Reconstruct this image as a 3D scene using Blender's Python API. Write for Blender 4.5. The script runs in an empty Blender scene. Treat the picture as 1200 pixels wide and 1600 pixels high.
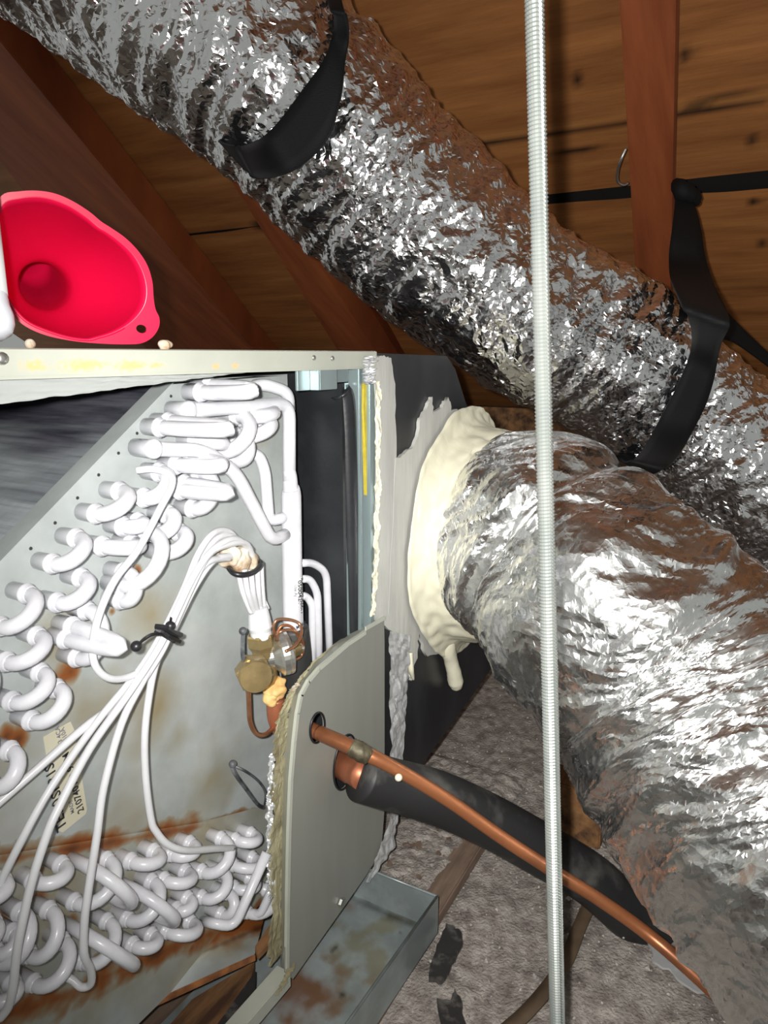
import bpy, bmesh, math, random
import numpy as np
from mathutils import Vector, Matrix
random.seed(7); R = np.random.RandomState(11)
C = bpy.context.scene.collection
SC = bpy.context.scene

# ------------------------------------------------------------------ camera, world, light, exposure
FOC = 1155.6; PITCH = math.radians(12.0); HEAD = math.radians(30.0)
CAM = Vector((0.0, -0.417, 0.70))
FWD = Vector((math.cos(HEAD)*math.cos(PITCH), math.sin(HEAD)*math.cos(PITCH), -math.sin(PITCH)))
RGT = Vector((math.sin(HEAD), -math.cos(HEAD), 0)).normalized()
UPV = RGT.cross(FWD).normalized()
cd = bpy.data.cameras.new('camera'); cam = bpy.data.objects.new('camera', cd); C.objects.link(cam)
cd.sensor_fit = 'VERTICAL'; cd.sensor_height = 36; cd.lens = FOC/1600*36; cd.clip_start = .01
cam.location = CAM; cam.rotation_euler = FWD.to_track_quat('-Z', 'Y').to_euler()
SC.camera = cam

wd = bpy.data.worlds.new('attic_ambient'); SC.world = wd; wd.use_nodes = True
wd.node_tree.nodes['Background'].inputs[0].default_value = (.86, .88, .84, 1)
wd.node_tree.nodes['Background'].inputs[1].default_value = .34

def add_spot(name, loc, aim, energy, radius, cone, blend, color):
    l = bpy.data.lights.new(name, 'SPOT'); l.energy = energy; l.shadow_soft_size = radius
    l.spot_size = math.radians(cone); l.spot_blend = blend; l.color = color
    o = bpy.data.objects.new(name, l); C.objects.link(o); o.location = loc
    o.rotation_euler = (Vector(aim)-Vector(loc)).to_track_quat('-Z', 'Y').to_euler()
    return o
# the phone's flash, beside the lens
fl = CAM - RGT*.020 + UPV*.012
add_spot('phone_flash', fl, fl + FWD + UPV*.04 + RGT*.22, 45.0, .006, 108, 1.0, (1.0, .985, .95))

SC.view_settings.view_transform = 'Standard'; SC.view_settings.look = 'None'
SC.view_settings.gamma = 1; SC.view_settings.use_curve_mapping = False
SC.view_settings.exposure = 0.0

# ------------------------------------------------------------------ measuring helpers (photo pixel -> point on a plane of the place)
def ray(px, py):
    return FWD + RGT*((px-600)/FOC) + UPV*((800-py)/FOC)
def dep(px, py, t): return CAM + ray(px, py)*t
def onY(px, py, Y=0.0):
    r = ray(px, py); return CAM + r*((Y-CAM.y)/r.y)
def onX(px, py, X):
    r = ray(px, py); return CAM + r*((X-CAM.x)/r.x)
def onZ(px, py, Z=0.0):
    r = ray(px, py); return CAM + r*((Z-CAM.z)/r.z)
def onP(px, py, P0, n):
    r = ray(px, py); return CAM + r*((P0-CAM).dot(n)/r.dot(n))

# ------------------------------------------------------------------ numpy noise
_perm = R.permutation(256); _perm = np.concatenate([_perm, _perm, _perm])
_g = R.randn(256, 3); _g /= np.linalg.norm(_g, axis=1)[:, None]
def pn(P):
    P = np.asarray(P, float); I = np.floor(P).astype(int); F = P-I; I &= 255
    U = F*F*F*(F*(F*6-15)+10); out = 0
    for dx in (0, 1):
        for dy in (0, 1):
            for dz in (0, 1):
                h = _perm[_perm[_perm[(I[..., 0]+dx) & 255]+((I[..., 1]+dy) & 255)]+((I[..., 2]+dz) & 255)] & 255
                g = _g[h]; d = F-np.array([dx, dy, dz])
                w = (U[..., 0] if dx else 1-U[..., 0])*(U[..., 1] if dy else 1-U[..., 1])*(U[..., 2] if dz else 1-U[..., 2])
                out = out+w*(g*d).sum(-1)
    return out*1.6
def fbm(P, n=4):
    P = np.asarray(P, float); return sum(pn(P*2**k+k*7.3)/2**k for k in range(n))

# ------------------------------------------------------------------ materials
MATS = {}
def lin(c):
    return tuple(((v/255)/12.92 if v/255 <= .04045 else ((v/255+.055)/1.055)**2.4) for v in c)
def mat(name, col, rough=.5, metal=0.0, col2=None, scale=8.0, stretch=(1, 1, 1), lo=.35, hi=.65, detail=6.0,
        bump=0.0, bscale=60.0, bdist=.002, bstretch=(1, 1, 1), spec=.5, rough2=None, rot=(0, 0, 0), attr=None, subsurf=0.0, coat=0.0, alpha=None, bump2=0.0, b2scale=20.0):
    m = bpy.data.materials.new(name); m.use_nodes = True; nt = m.node_tree; N = nt.nodes; L = nt.links
    b = N['Principled BSDF']
    b.inputs['Base Color'].default_value = (*col, 1); b.inputs['Roughness'].default_value = rough
    b.inputs['Metallic'].default_value = metal; b.inputs['Specular IOR Level'].default_value = spec
    b.inputs['Coat Weight'].default_value = coat
    tc = N.new('ShaderNodeTexCoord')
    def coord(st, rt=(0, 0, 0)):
        mp = N.new('ShaderNodeMapping'); mp.inputs['Scale'].default_value = st; mp.inputs['Rotation'].default_value = rt
        L.new(tc.outputs['Object'], mp.inputs[0]); return mp.outputs[0]
    last = None
    if col2 is not None:
        n = N.new('ShaderNodeTexNoise'); n.inputs['Scale'].default_value = scale; n.inputs['Detail'].default_value = detail
        n.inputs['Roughness'].default_value = .6
        L.new(coord(stretch, rot), n.inputs['Vector'])
        mr = N.new('ShaderNodeMapRange'); mr.inputs[1].default_value = lo; mr.inputs[2].default_value = hi
        L.new(n.outputs['Fac'], mr.inputs[0])
        mx = N.new('ShaderNodeMix'); mx.data_type = 'RGBA'
        mx.inputs[6].default_value = (*col, 1); mx.inputs[7].default_value = (*col2, 1)
        L.new(mr.outputs[0], mx.inputs[0]); last = mx.outputs[2]
        if rough2 is not None:
            r2 = N.new('ShaderNodeMapRange'); r2.inputs[3].default_value = rough; r2.inputs[4].default_value = rough2
            L.new(mr.outputs[0], r2.inputs[0]); L.new(r2.outputs[0], b.inputs['Roughness'])
    if attr is not None:      # attr: list of (attribute name, colour, roughness, metal)
        for an, ac in attr:
            at = N.new('ShaderNodeAttribute'); at.attribute_name = an
            mx = N.new('ShaderNodeMix'); mx.data_type = 'RGBA'; mx.inputs[7].default_value = (*ac, 1)
            if last is None: mx.inputs[6].default_value = (*col, 1)
            else: L.new(last, mx.inputs[6])
            L.new(at.outputs['Fac'], mx.inputs[0]); last = mx.outputs[2]
            if an == 'rust' and metal > 0:
                mm = N.new('ShaderNodeMath'); mm.operation = 'MULTIPLY_ADD'; mm.inputs[1].default_value = -metal; mm.inputs[2].default_value = metal
                L.new(at.outputs['Fac'], mm.inputs[0]); L.new(mm.outputs[0], b.inputs['Metallic'])
    if last is not None: L.new(last, b.inputs['Base Color'])
    if bump:
        n = N.new('ShaderNodeTexNoise'); n.inputs['Scale'].default_value = bscale; n.inputs['Detail'].default_value = 5
        L.new(coord(bstretch, rot), n.inputs['Vector'])
        bp = N.new('ShaderNodeBump'); bp.inputs['Strength'].default_value = bump; bp.inputs['Distance'].default_value = bdist
        L.new(n.outputs['Fac'], bp.inputs['Height']); L.new(bp.outputs[0], b.inputs['Normal'])
        if bump2:
            v = N.new('ShaderNodeTexVoronoi'); v.inputs['Scale'].default_value = b2scale
            L.new(coord((1, 1, 1)), v.inputs['Vector'])
            b2 = N.new('ShaderNodeBump'); b2.inputs['Strength'].default_value = bump2; b2.inputs['Distance'].default_value = bdist
            L.new(v.outputs['Distance'], b2.inputs['Height']); L.new(bp.outputs[0], b2.inputs['Normal']); L.new(b2.outputs[0], b.inputs['Normal'])
    MATS[name] = m; return m

mat('plywood', lin((178, 118, 66)), .6, col2=lin((134, 82, 42)), scale=5, stretch=(4.5, .55, 4.5), lo=.32, hi=.72, detail=9, bump=.35, bscale=9, bstretch=(9, .7, 9), bdist=.004, attr=[('split', (.012, .006, .004)), ('pale', lin((205, 150, 85)))])
mat('rafter_wood', lin((176, 98, 56)), .55, col2=lin((126, 62, 34)), scale=4, stretch=(.5, 4, .5), lo=.3, hi=.7, detail=8, bump=.2, bscale=14, bstretch=(.7, 7, .7), bdist=.002)
mat('old_wood', lin((150, 108, 68)), .8, col2=lin((70, 46, 30)), scale=14, stretch=(.5, 3, 3), bump=.4, bscale=30)
mat('foil', (.93, .93, .94), .15, 1.0, col2=(.88, .88, .90), scale=30, rough2=.22, bump=.35, bscale=60, bdist=.003, bump2=.45, b2scale=75)
mat('foil_streak', (.93, .935, .93), .23, 1.0, col2=(.88, .89, .885), scale=30, rough2=.33, bump=.30, bscale=60, bdist=.003, bump2=.38, b2scale=80)
mat('foil_white', (.46, .48, .47), .45, .3, bump=.2, bscale=30, bdist=.002)
mat('foil_tape', (.72, .73, .74), .30, .5, bump=.4, bscale=50, bdist=.003)
mat('black_strap', (.004, .004, .0045), .75, spec=.25, bump=.5, bscale=260, bdist=.001, bstretch=(1, 1, 3))
mat('white_coat', (.66, .66, .69), .30, col2=(.56, .56, .60), scale=40, bump=.08, bscale=40, coat=.25)
mat('white_tube', (.66, .67, .69), .30, col2=(.60, .60, .62), scale=30, coat=.2)
mat('galvanised', (.52, .555, .55), .40, .25, col2=(.38, .41, .40), scale=14, detail=10, lo=.35, hi=.65, bump=.12, bscale=160, bdist=.0006,
    attr=[('tan', lin((150, 136, 100))), ('rust', lin((128, 68, 22))), ('dark', (.03, .012, .006))])
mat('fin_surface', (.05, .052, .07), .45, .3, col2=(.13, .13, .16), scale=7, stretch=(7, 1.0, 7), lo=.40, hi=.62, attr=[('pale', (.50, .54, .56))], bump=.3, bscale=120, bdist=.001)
mat('cabinet_paint', lin((182, 184, 172)), .42, col2=lin((170, 173, 162)), scale=12, attr=[('rust', lin((214, 178, 120)))])
mat('panel_paint', lin((138, 139, 132)), .36, col2=lin((126, 128, 121)), scale=5, stretch=(3, 1, .5), lo=.4, hi=.75, bump=.05, bscale=90, rough2=.5, attr=[('pale', lin((186, 189, 180)))])
mat('zinc_post', lin((160, 176, 176)), .32, .45, col2=lin((140, 154, 156)), scale=10, stretch=(1, 1, .3))
mat('black_liner', (.012, .013, .015), .38, col2=(.035, .039, .043), scale=9, lo=.45, hi=.8, bump=.2, bscale=200, bdist=.0007)
mat('duct_board', (.022, .023, .026), .34, col2=(.05, .052, .056), scale=10, stretch=(1, 1, .4), lo=.45, hi=.8, bump=.08, bscale=80, bdist=.001)
mat('fibreglass', lin((206, 188, 46)), .9, col2=lin((178, 158, 60)), scale=30, bump=.8, bscale=80, bdist=.003)
mat('fibreglass_dirty', lin((166, 160, 130)), .85, col2=lin((118, 108, 80)), scale=18, bump=.8, bscale=60, bdist=.004)
mat('mastic_grey', lin((196, 196, 190)), .6, col2=lin((176, 176, 172)), scale=14, stretch=(2, 1, .4), bump=.45, bscale=38, bstretch=(2.5, 1, .35), bdist=.002)
mat('mastic_cream', lin((232, 228, 204)), .48, col2=lin((214, 210, 188)), scale=9, bump=.35, bscale=24, bdist=.004, bstretch=(2.2, 1, .6))
mat('brass', lin((172, 150, 106)), .34, .65, col2=lin((134, 116, 80)), scale=30, bump=.15, bscale=70)
mat('copper', lin((190, 118, 86)), .36, .6, col2=lin((136, 82, 58)), scale=16, lo=.4, hi=.7, rough2=.5)
mat('copper_pale', lin((196, 150, 118)), .32, .8, col2=lin((160, 112, 82)), scale=30)
mat('copper_brown', lin((176, 112, 74)), .36, .55, col2=lin((122, 78, 56)), scale=10, lo=.45, hi=.7)
mat('solder', lin((112, 106, 84)), .55, .4, col2=lin((70, 62, 48)), scale=60, bump=.5, bscale=80)
mat('silver', (.62, .62, .58), .28, .9)
mat('pipe_foam', (.018, .018, .019), .55, col2=(.11, .105, .095), scale=16, lo=.52, hi=.74, detail=12, bump=.3, bscale=120, bdist=.001)
mat('black_plastic', (.014, .014, .016), .38)
mat('black_dusty', (.02, .022, .026), .5, col2=(.14, .15, .16), scale=60)
mat('putty', lin((222, 214, 196)), .8, col2=lin((140, 104, 66)), scale=34, lo=.42, hi=.66, bump=.9, bscale=60, bdist=.004)
mat('foam_tan', lin((224, 190, 128)), .8, col2=lin((176, 120, 54)), scale=34, bump=.9, bscale=60, bdist=.004)
mat('red_silicone', (.70, .004, .055), .32, spec=.5, col2=(.64, .004, .05), scale=9)
mat('bottle_white', (.74, .76, .82), .35)
mat('label_white', (.80, .81, .80), .5)
mat('label_cream', lin((206, 202, 182)), .6, col2=lin((194, 188, 164)), scale=14)
mat('ink', (.03, .03, .035), .6)
mat('ink_grey', (.20, .20, .22), .6)
mat('zinc_rod', lin((166, 170, 166)), .36, .5, col2=lin((150, 156, 152)), scale=20)
mat('steel', (.55, .55, .52), .35, .9)
mat('pan_metal', lin((176, 186, 186)), .40, .25, col2=lin((128, 136, 136)), scale=7, detail=10, lo=.38, hi=.66, rough2=.3, bump=.1, bscale=60,
    attr=[('tan', lin((128, 120, 84))), ('rust', lin((112, 66, 34))), ('dark', (.02, .018, .010))])
mat('grit', lin((188, 180, 172)), .95, col2=lin((124, 114, 108)), scale=55, detail=12, lo=.32, hi=.66, bump=1.0, bscale=260, bdist=.004, attr=[('pale', lin((206, 198, 190))), ('dark', lin((60, 44, 36)))])
mat('granule', lin((206, 200, 194)), .9, col2=lin((110, 100, 92)), scale=90)
mat('board_brown', lin((140, 118, 102)), .85, col2=lin((100, 82, 70)), scale=20, stretch=(.4, 3, 3), bump=.5, bscale=50)
mat('rust_edge', lin((178, 116, 70)), .55, .2, col2=lin((110, 72, 48)), scale=50, bump=.5, bscale=80)
mat('dark_void', (.010, .008, .007), .95)
mat('debris', (.028, .026, .025), .6, col2=(.16, .15, .14), scale=40, lo=.5, hi=.7, bump=.6, bscale=60)
mat('strap_tan', lin((110, 92, 72)), .6, col2=lin((78, 62, 48)), scale=14)

# ------------------------------------------------------------------ object helpers
ROOT = {}
def org(o): return ROOT.get(o.name, Vector((0, 0, 0))) if o is not None else Vector((0, 0, 0))
def tag(o, label=None, cat=None, group=None, kind=None):
    if label: o['label'] = label
    if cat: o['category'] = cat
    if group: o['group'] = group
    if kind: o['kind'] = kind
    return o
def thing(name, loc, label, cat, group=None):
    o = bpy.data.objects.new(name, None); C.objects.link(o); o.location = loc; o.empty_display_size = .02
    ROOT[o.name] = Vector(loc); return tag(o, label, cat, group)
def link(name, me, m, parent=None, at=None, smooth=False):
    """me holds world coordinates; at: origin for a top-level mesh"""
    o = bpy.data.objects.new(name, me); C.objects.link(o)
    base = org(parent) if parent is not None else Vector(at if at is not None else (0, 0, 0))
    me.transform(Matrix.Translation(-base))
    if parent is not None: o.parent = parent
    else: o.location = base
    ROOT[o.name] = base
    if m is not None: me.materials.append(MATS[m] if isinstance(m, str) else m)
    if smooth:
        for p in me.polygons: p.use_smooth = True
    return o
class MB:
    def __init__(s): s.v = []; s.f = []
    def add(s, v, f):
        k = len(s.v); s.v += [tuple(p) for p in v]; s.f += [tuple(i+k for i in q) for q in f]; return s
    def box(s, lo, hi, M=None):
        (a, b, c), (d, e, g) = lo, hi
        v = [Vector(p) for p in ((a, b, c), (d, b, c), (d, e, c), (a, e, c), (a, b, g), (d, b, g), (d, e, g), (a, e, g))]
        if M is not None: v = [M @ p for p in v]
        return s.add(v, [(0, 3, 2, 1), (4, 5, 6, 7), (0, 1, 5, 4), (1, 2, 6, 5), (2, 3, 7, 6), (3, 0, 4, 7)])
    def hexa(s, q, d):
        """a slab: quad q (4 points) pushed by vector d"""
        q = [Vector(p) for p in q]; d = Vector(d); n = len(q)
        v = q+[p+d for p in q]
        return s.add(v, [tuple(range(n))[::-1], tuple(range(n, 2*n))]+[(i, (i+1) % n, n+(i+1) % n, n+i) for i in range(n)])
    def tube(s, pts, r, seg=12, sub=6, cap=True, smooth=True, jit=0.0):
        pts = [Vector(p) for p in pts]
        rs = list(r) if hasattr(r, '__len__') else [r]*len(pts)
        if smooth and len(pts) > 2: pts, rs = catmull(pts, rs, sub)
        fr = frames(pts); v = []
        for i, p in enumerate(pts):
            t, n, b = fr[i]
            for k in range(seg):
                a = 2*math.pi*k/seg; q = rs[i]*(1+random.uniform(-jit, jit))
                v.append(p+n*(q*math.cos(a))+b*(q*math.sin(a)))
        f = [(i*seg+k, i*seg+(k+1) % seg, (i+1)*seg+(k+1) % seg, (i+1)*seg+k) for i in range(len(pts)-1) for k in range(seg)]
        if cap: f += [tuple(range(seg))[::-1], tuple(range((len(pts)-1)*seg, len(pts)*seg))]
        return s.add(v, f)
    def lathe(s, o, ax, prof, seg=24, ang=0.0):
        """prof: (distance along ax, radius)"""
        ax = Vector(ax).normalized(); n = ax.orthogonal().normalized(); b = ax.cross(n); o = Vector(o); v = []
        for h, r in prof:
            for k in range(seg):
                a = ang+2*math.pi*k/seg; v.append(o+ax*h+n*(r*math.cos(a))+b*(r*math.sin(a)))
        m = len(prof)
        f = [(i*seg+k, i*seg+(k+1) % seg, (i+1)*seg+(k+1) % seg, (i+1)*seg+k) for i in range(m-1) for k in range(seg)]
        f += [tuple(range(seg))[::-1], tuple(range((m-1)*seg, m*seg))]
        return s.add(v, f)
    def mesh(s, name):
        me = bpy.data.meshes.new(name); me.from_pydata(s.v, [], s.f); me.validate(); me.update(); return me
    def build(s, name, m, parent=None, at=None, smooth=False, bevel=0.0):
        me = s.mesh(name)
        bm = bmesh.new(); bm.from_mesh(me); bmesh.ops.recalc_face_normals(bm, faces=bm.faces)
        if bevel: bmesh.ops.bevel(bm, geom=[e for e in bm.edges if e.is_manifold and e.calc_face_angle(0) > .6], offset=bevel, segments=2, affect='EDGES')
        bm.to_mesh(me); bm.free()
        return link(name, me, m, parent, at, smooth)
def catmull(P, r, sub):
    Q = []; S = []; n = len(P)
    for i in range(n-1):
        a, b, c, d = P[max(i-1, 0)], P[i], P[i+1], P[min(i+2, n-1)]
        for k in range(sub):
            t = k/sub
            Q.append(.5*((2*b)+(c-a)*t+(2*a-5*b+4*c-d)*t*t+(3*b-a-3*c+d)*t**3)); S.append(r[i]*(1-t)+r[i+1]*t)
    Q.append(P[-1]); S.append(r[-1]); return Q, S
def frames(pts):
    out = []; n = None
    for i in range(len(pts)):
        t = (pts[min(i+1, len(pts)-1)]-pts[max(i-1, 0)])
        t = t.normalized() if t.length > 1e-9 else Vector((0, 0, 1))
        n = t.orthogonal().normalized() if n is None else (n-t*n.dot(t)).normalized()
        out.append((t, n, t.cross(n)))
    return out
def round_corners(P, rad, k=5):
    P = [Vector(p) for p in P]; out = [P[0]]
    for i in range(1, len(P)-1):
        a, b, c = P[i-1], P[i], P[i+1]; u = (a-b); v = (c-b)
        d = min(rad, u.length*.48, v.length*.48); p = b+u.normalized()*d; q = b+v.normalized()*d
        for j in range(k+1):
            t = j/k; out.append(p*(1-t)**2+b*2*t*(1-t)+q*t*t)
    out.append(P[-1]); return out
def pipe(P, r, rad, seg=14): return MB().tube(round_corners(P, rad), r, seg, smooth=False)
def fill(loops, n, depth, name):
    """flat plate with holes: loops of world points in one plane with normal n, thickness depth (towards -n)"""
    n = Vector(n).normalized(); o = Vector(loops[0][0]); u = n.orthogonal().normalized()
    if abs(n.z) < .99: u = Vector((0, 0, 1)).cross(n).normalized()
    w = n.cross(u); M = Matrix((u, w, n)).transposed().to_4x4(); M.translation = o
    cu = bpy.data.curves.new(name, 'CURVE'); cu.dimensions = '2D'; cu.fill_mode = 'BOTH'; cu.extrude = depth/2
    for lp in loops:
        sp = cu.splines.new('POLY'); sp.points.add(len(lp)-1); sp.use_cyclic_u = True
        for p, q in zip(sp.points, lp):
            d = Vector(q)-o; p.co = (d.dot(u), d.dot(w), 0, 1)
    ob = bpy.data.objects.new(name, cu); C.objects.link(ob)
    me = bpy.data.meshes.new_from_object(ob.evaluated_get(bpy.context.evaluated_depsgraph_get()))
    bpy.data.objects.remove(ob); bpy.data.curves.remove(cu)
    me.transform(M @ Matrix.Translation((0, 0, -depth/2))); me.name = name; return me
def text(name, s, size, pos, right, up, m, parent, extrude=.0001, width=1.0):
    cu = bpy.data.curves.new(name, 'FONT'); cu.body = s; cu.size = size; cu.extrude = extrude; cu.align_x = 'CENTER'; cu.align_y = 'CENTER'; cu.resolution_u = 2; cu.offset = size*.012
    ob = bpy.data.objects.new(name, cu); C.objects.link(ob)
    me = bpy.data.meshes.new_from_object(ob.evaluated_get(bpy.context.evaluated_depsgraph_get()))
    bpy.data.objects.remove(ob); bpy.data.curves.remove(cu)
    right = Vector(right).normalized(); up = Vector(up); up = (up-right*up.dot(right)).normalized(); n = right.cross(up)
    M = Matrix((right*width, up, n)).transposed().to_4x4(); M.translation = Vector(pos); me.transform(M)
    return link(name, me, m, parent)
def set_attr(me, name, arr):
    a = me.attributes.new(name, 'FLOAT', 'POINT'); a.data.foreach_set('value', np.clip(np.asarray(arr, np.float32), 0, 1).ravel())
def grid(fn, nu, nv, name):
    """fn(U,V)->(..,3) arrays"""
    U, V = np.meshgrid(np.linspace(0, 1, nu), np.linspace(0, 1, nv), indexing='ij'); P = fn(U, V).reshape(-1, 3)
    i = np.arange(nu-1)[:, None]*nv+np.arange(nv-1)[None, :]; i = i.ravel()
    F = np.stack([i, i+nv, i+nv+1, i+1], 1)
    me = bpy.data.meshes.new(name); me.from_pydata(P.tolist(), [], F.tolist()); me.update(); return me, P
def seg_dist(P, a, b):
    a = np.array(a); b = np.array(b); d = b-a; t = np.clip(((P-a)@d)/(d@d), 0, 1); return np.linalg.norm(P-(a+t[:, None]*d), axis=1)

# ================================================================== THE SETTING: floor, roof
SL = math.tan(math.radians(32.0))
def roofz(X, A): return CAM.z + A - SL*X
def onRoof(px, py, A):
    r = ray(px, py); t = A/(r.z+SL*r.x); return CAM+r*t
RA, DK = 1.25, 1.36

# floor: bed of gritty loose fill
def ffl(U, V):
    X = -.6+4.6*U**1.5; Y = -1.3+3.9*V; X = -.6+4.6*U
    P = np.stack([X*90, Y*90, 0*X], -1); Z = .005*fbm(np.stack([X*10, Y*10, 0*X], -1), 3)+.0014*pn(P*1.3)+.0012*pn(P*2.9)
    return np.stack([X, Y, Z-.006], -1)
me, P = grid(ffl, 700, 600, 'floor')
set_attr(me, 'pale', (pn(P*70) > .42)*.6)
dk = onZ(1000, 1560); set_attr(me, 'dark', np.clip(fbm(P*4, 3)*.9-.1, 0, .8))
fl_ = link('floor', me, 'grit', smooth=True); tag(fl_, kind='structure')
gm = MB()
for i in range(5000):
    x = random.uniform(.30, 1.5); y = random.uniform(-.75, .1)
    if x > 1.1 and random.random() < .4: continue
    s = random.uniform(.0009, .0028)*(2.0 if random.random() < .03 else 1); M = Matrix.Translation((x, y, s*.3)) @ Matrix.Rotation(random.uniform(0, 6), 4, 'Z') @ Matrix.Rotation(random.uniform(0, 6), 4, 'X')
    v = [M @ (Vector(p)*s*random.uniform(.7, 1.2)) for p in ((1, 0, 0), (-1, 0, 0), (0, 1, 0), (0, -1, 0), (0, 0, .8), (0, 0, -.8))]
    gm.add(v, [(0, 2, 4), (2, 1, 4), (1, 3, 4), (3, 0, 4), (2, 0, 5), (1, 2, 5), (3, 1, 5), (0, 3, 5)])
g = gm.build('loose_fill_granules', 'granule'); tag(g, 'pale granules of loose fill scattered over the attic floor', 'loose fill', kind='stuff')

# roof = ceiling of the attic (plywood panels, rafters)
ceil = bpy.data.objects.new('ceiling', None); C.objects.link(ceil); tag(ceil, kind='structure')
def panel(x0, x1, y0, y1, gap0=0.0, gap1=0.0, n=200, k=0):
    def f(U, V):
        Y = y0+(y1-y0)*V; a = x0+gap0*np.clip((.75-Y)/1.2, .12, 1.2)+.006*pn(np.stack([Y*6, Y*0+k, Y*0], -1)); b = x1+0*Y
        X = a+(b-a)*U; return np.stack([X, Y, CAM.z+DK-SL*X+.002*pn(np.stack([X*3, Y*3, 0*X+k], -1))], -1)
    me, P = grid(f, n, n, 'plywood_panel'); return me, P
seam = onRoof(1030, 285, DK).x
crack = onRoof(1130, 170, DK).x
for k, (x0, x1, g0) in enumerate(((-1.0, seam, 0), (seam, seam+1.22, .045), (seam+1.23, 4.2, .01))):
    me, P = panel(x0, x1, -1.6, 2.6, g0, 0, 260, k)
    w = pn(np.stack([P[:, 1]*4, P[:, 0]*0, P[:, 0]*0], -1))*.006
    sp = np.clip(1-np.abs(P[:, 0]-crack-w)/.006, 0, 1)*(pn(np.stack([P[:, 1]*7, P[:, 0]*0+3, P[:, 0]*0], -1)) > -.15)*(P[:, 1] < .45)
    for (qx, qy, L, wd_) in ((1075, 85, .008, .012), (905, 123, .008, .01), (1090, 168, .02, .006), (1170, 220, .006, .012), (1130, 148, .05, .004), (900, 235, .04, .006), (1180, 315, .01, .008), (412, 352, .03, .016), (1195, 380, .006, .012)):
        q = onRoof(qx, qy, DK); sp = np.maximum(sp, np.clip(1.6-np.hypot((P[:, 0]-q.x)/wd_, (P[:, 1]-q.y)/max(L, .007)), 0, 1))
    set_attr(me, 'split', sp*.95)
    pl = np.clip(1.2-np.abs(P[:, 0]-crack-w+.014)/.008, 0, 1)*.35+np.clip(pn(np.stack([P[:, 0]*26, P[:, 1]*2.2, P[:, 0]*0], -1))-.35, 0, 1)*.8
    set_attr(me, 'pale', pl*.8)
    link('plywood_panel', me, 'plywood', ceil, smooth=True)
u = MB(); u.hexa([(-1, -1.6, roofz(-1, DK+.03)), (4.3, -1.6, roofz(4.3, DK+.03)), (4.3, 2.6, roofz(4.3, DK+.03)), (-1, 2.6, roofz(-1, DK+.03))], (0, 0, .02))
u.build('roof_underlay', 'dark_void', ceil)
def rafter(pxl, pyl, width, lab=None, depth=DK-RA-.002, xa=-1.0, xb=3.4, twist=0.0):
    p = onRoof(pxl, pyl, RA); y1 = p.y; y0 = y1-width   # pixel on the left (far, +Y) edge
    m = MB(); q = [(xa, y0-twist, roofz(xa, RA)), (xb, y0+twist*.5, roofz(xb, RA)), (xb, y1+twist*.5, roofz(xb, RA)), (xa, y1-twist, roofz(xa, RA))]
    m.hexa(q, (0, 0, depth))
    o = m.build('rafter', 'rafter_wood', ceil, bevel=.002); return y0, y1
def rafter2(l0, l1, r0, r1, sub=True):
    L0, L1, R0, R1 = [onRoof(*q, RA) for q in (l0, l1, r0, r1)]
    def ext(a, b, X): t = (X-a.x)/(b.x-a.x); return a.lerp(b, t)
    xa = .2; xb = 3.3
    m = MB(); m.hexa([ext(R0, R1, xa), ext(R0, R1, xb), ext(L0, L1, xb), ext(L0, L1, xa)], (0, 0, DK-RA-.002)); m.build('rafter', 'rafter_wood', ceil, bevel=.002)
rafter2((968, 0), (992, 410), (1056, 0), (1048, 430))
rafter2((400, 308), (541, 550), (436, 316), (587, 550))
rafter2((-150, 60), (225, 541), (20, 88), (392, 541))
hd = MB(); hd.box((2.05, -1.6, .0), (2.12, 2.6, .55)); hk = hd.build('wall_back', 'old_wood'); tag(hk, kind='structure')

# wire staple hook on the rafter's left edge
hp = [onRoof(978, 232, RA-.004), onRoof(970, 250, RA-.02), onRoof(965, 268, RA-.02), onRoof(965, 283, RA-.02), onRoof(973, 289, RA-.015), onRoof(981, 286, RA-.004)]
o = MB().tube(hp, .0026, 8).build('wire_hook', 'steel', at=hp[0], smooth=True); tag(o, 'small bent steel wire hook on the edge of the upright roof rafter', 'hook')

# ================================================================== CABINET
cab = thing('air_handler_cabinet', (.2, .1, .08), 'pale green painted steel air handler cabinet standing open with coil exposed', 'cabinet')
ZT = CAM.z+.004; ZB = CAM.z-.62; XE = .705
# top rail / lid
def frail(U, V):
    X = -.25+(XE-.002+.25)*U; z = np.where(V < .5, ZT-.0165*(1-V*2)*1.0, ZT); y = np.where(V < .5, -.002, (V-.5)*2*.5)
    return np.stack([X, y+0*X, z+0*X], -1)
me, P = grid(frail, 400, 41, 'top_rail')
rs = np.zeros(len(P))
for (qx, qy, rx, rz) in ((55, 571, .008, .003), (130, 570, .016, .0035), (205, 571, .013, .0035), (245, 571, .006, .002), (338, 572, .004, .002), (368, 572, .004, .002)):
    q = onY(qx, qy, -.002); rs = np.maximum(rs, 1.3-np.hypot((P[:, 0]-q.x)/rx, (P[:, 2]-q.z)/rz)+.9*pn(P*420))
rs = np.where(P[:, 1] > .01, 0, rs); set_attr(me, 'rust', np.clip(rs, 0, .9))
link('top_rail', me, 'cabinet_paint', cab)
MB().box((-.25, -.001, ZT-.0185), (XE-.002, .012, ZT-.0165)).build('rail_lip', 'cabinet_paint', cab); MB().box((-.25, .492, ZB), (XE, .5, ZT-.001)).build('back_sheet', 'cabinet_paint', cab)
m = MB(); m.box((-.25, .13, ZB-.0), (XE, .5, ZB+.006)); m.build('base_sheet', 'black_liner', cab)
m = MB(); m.box((-.25, .486, ZB+.006), (XE, .491, ZT-.002)); m.box((-.25, .012, ZT-.004), (XE, .49, ZT-.002)); m.build('rear_liner', 'black_liner', cab)
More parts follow.
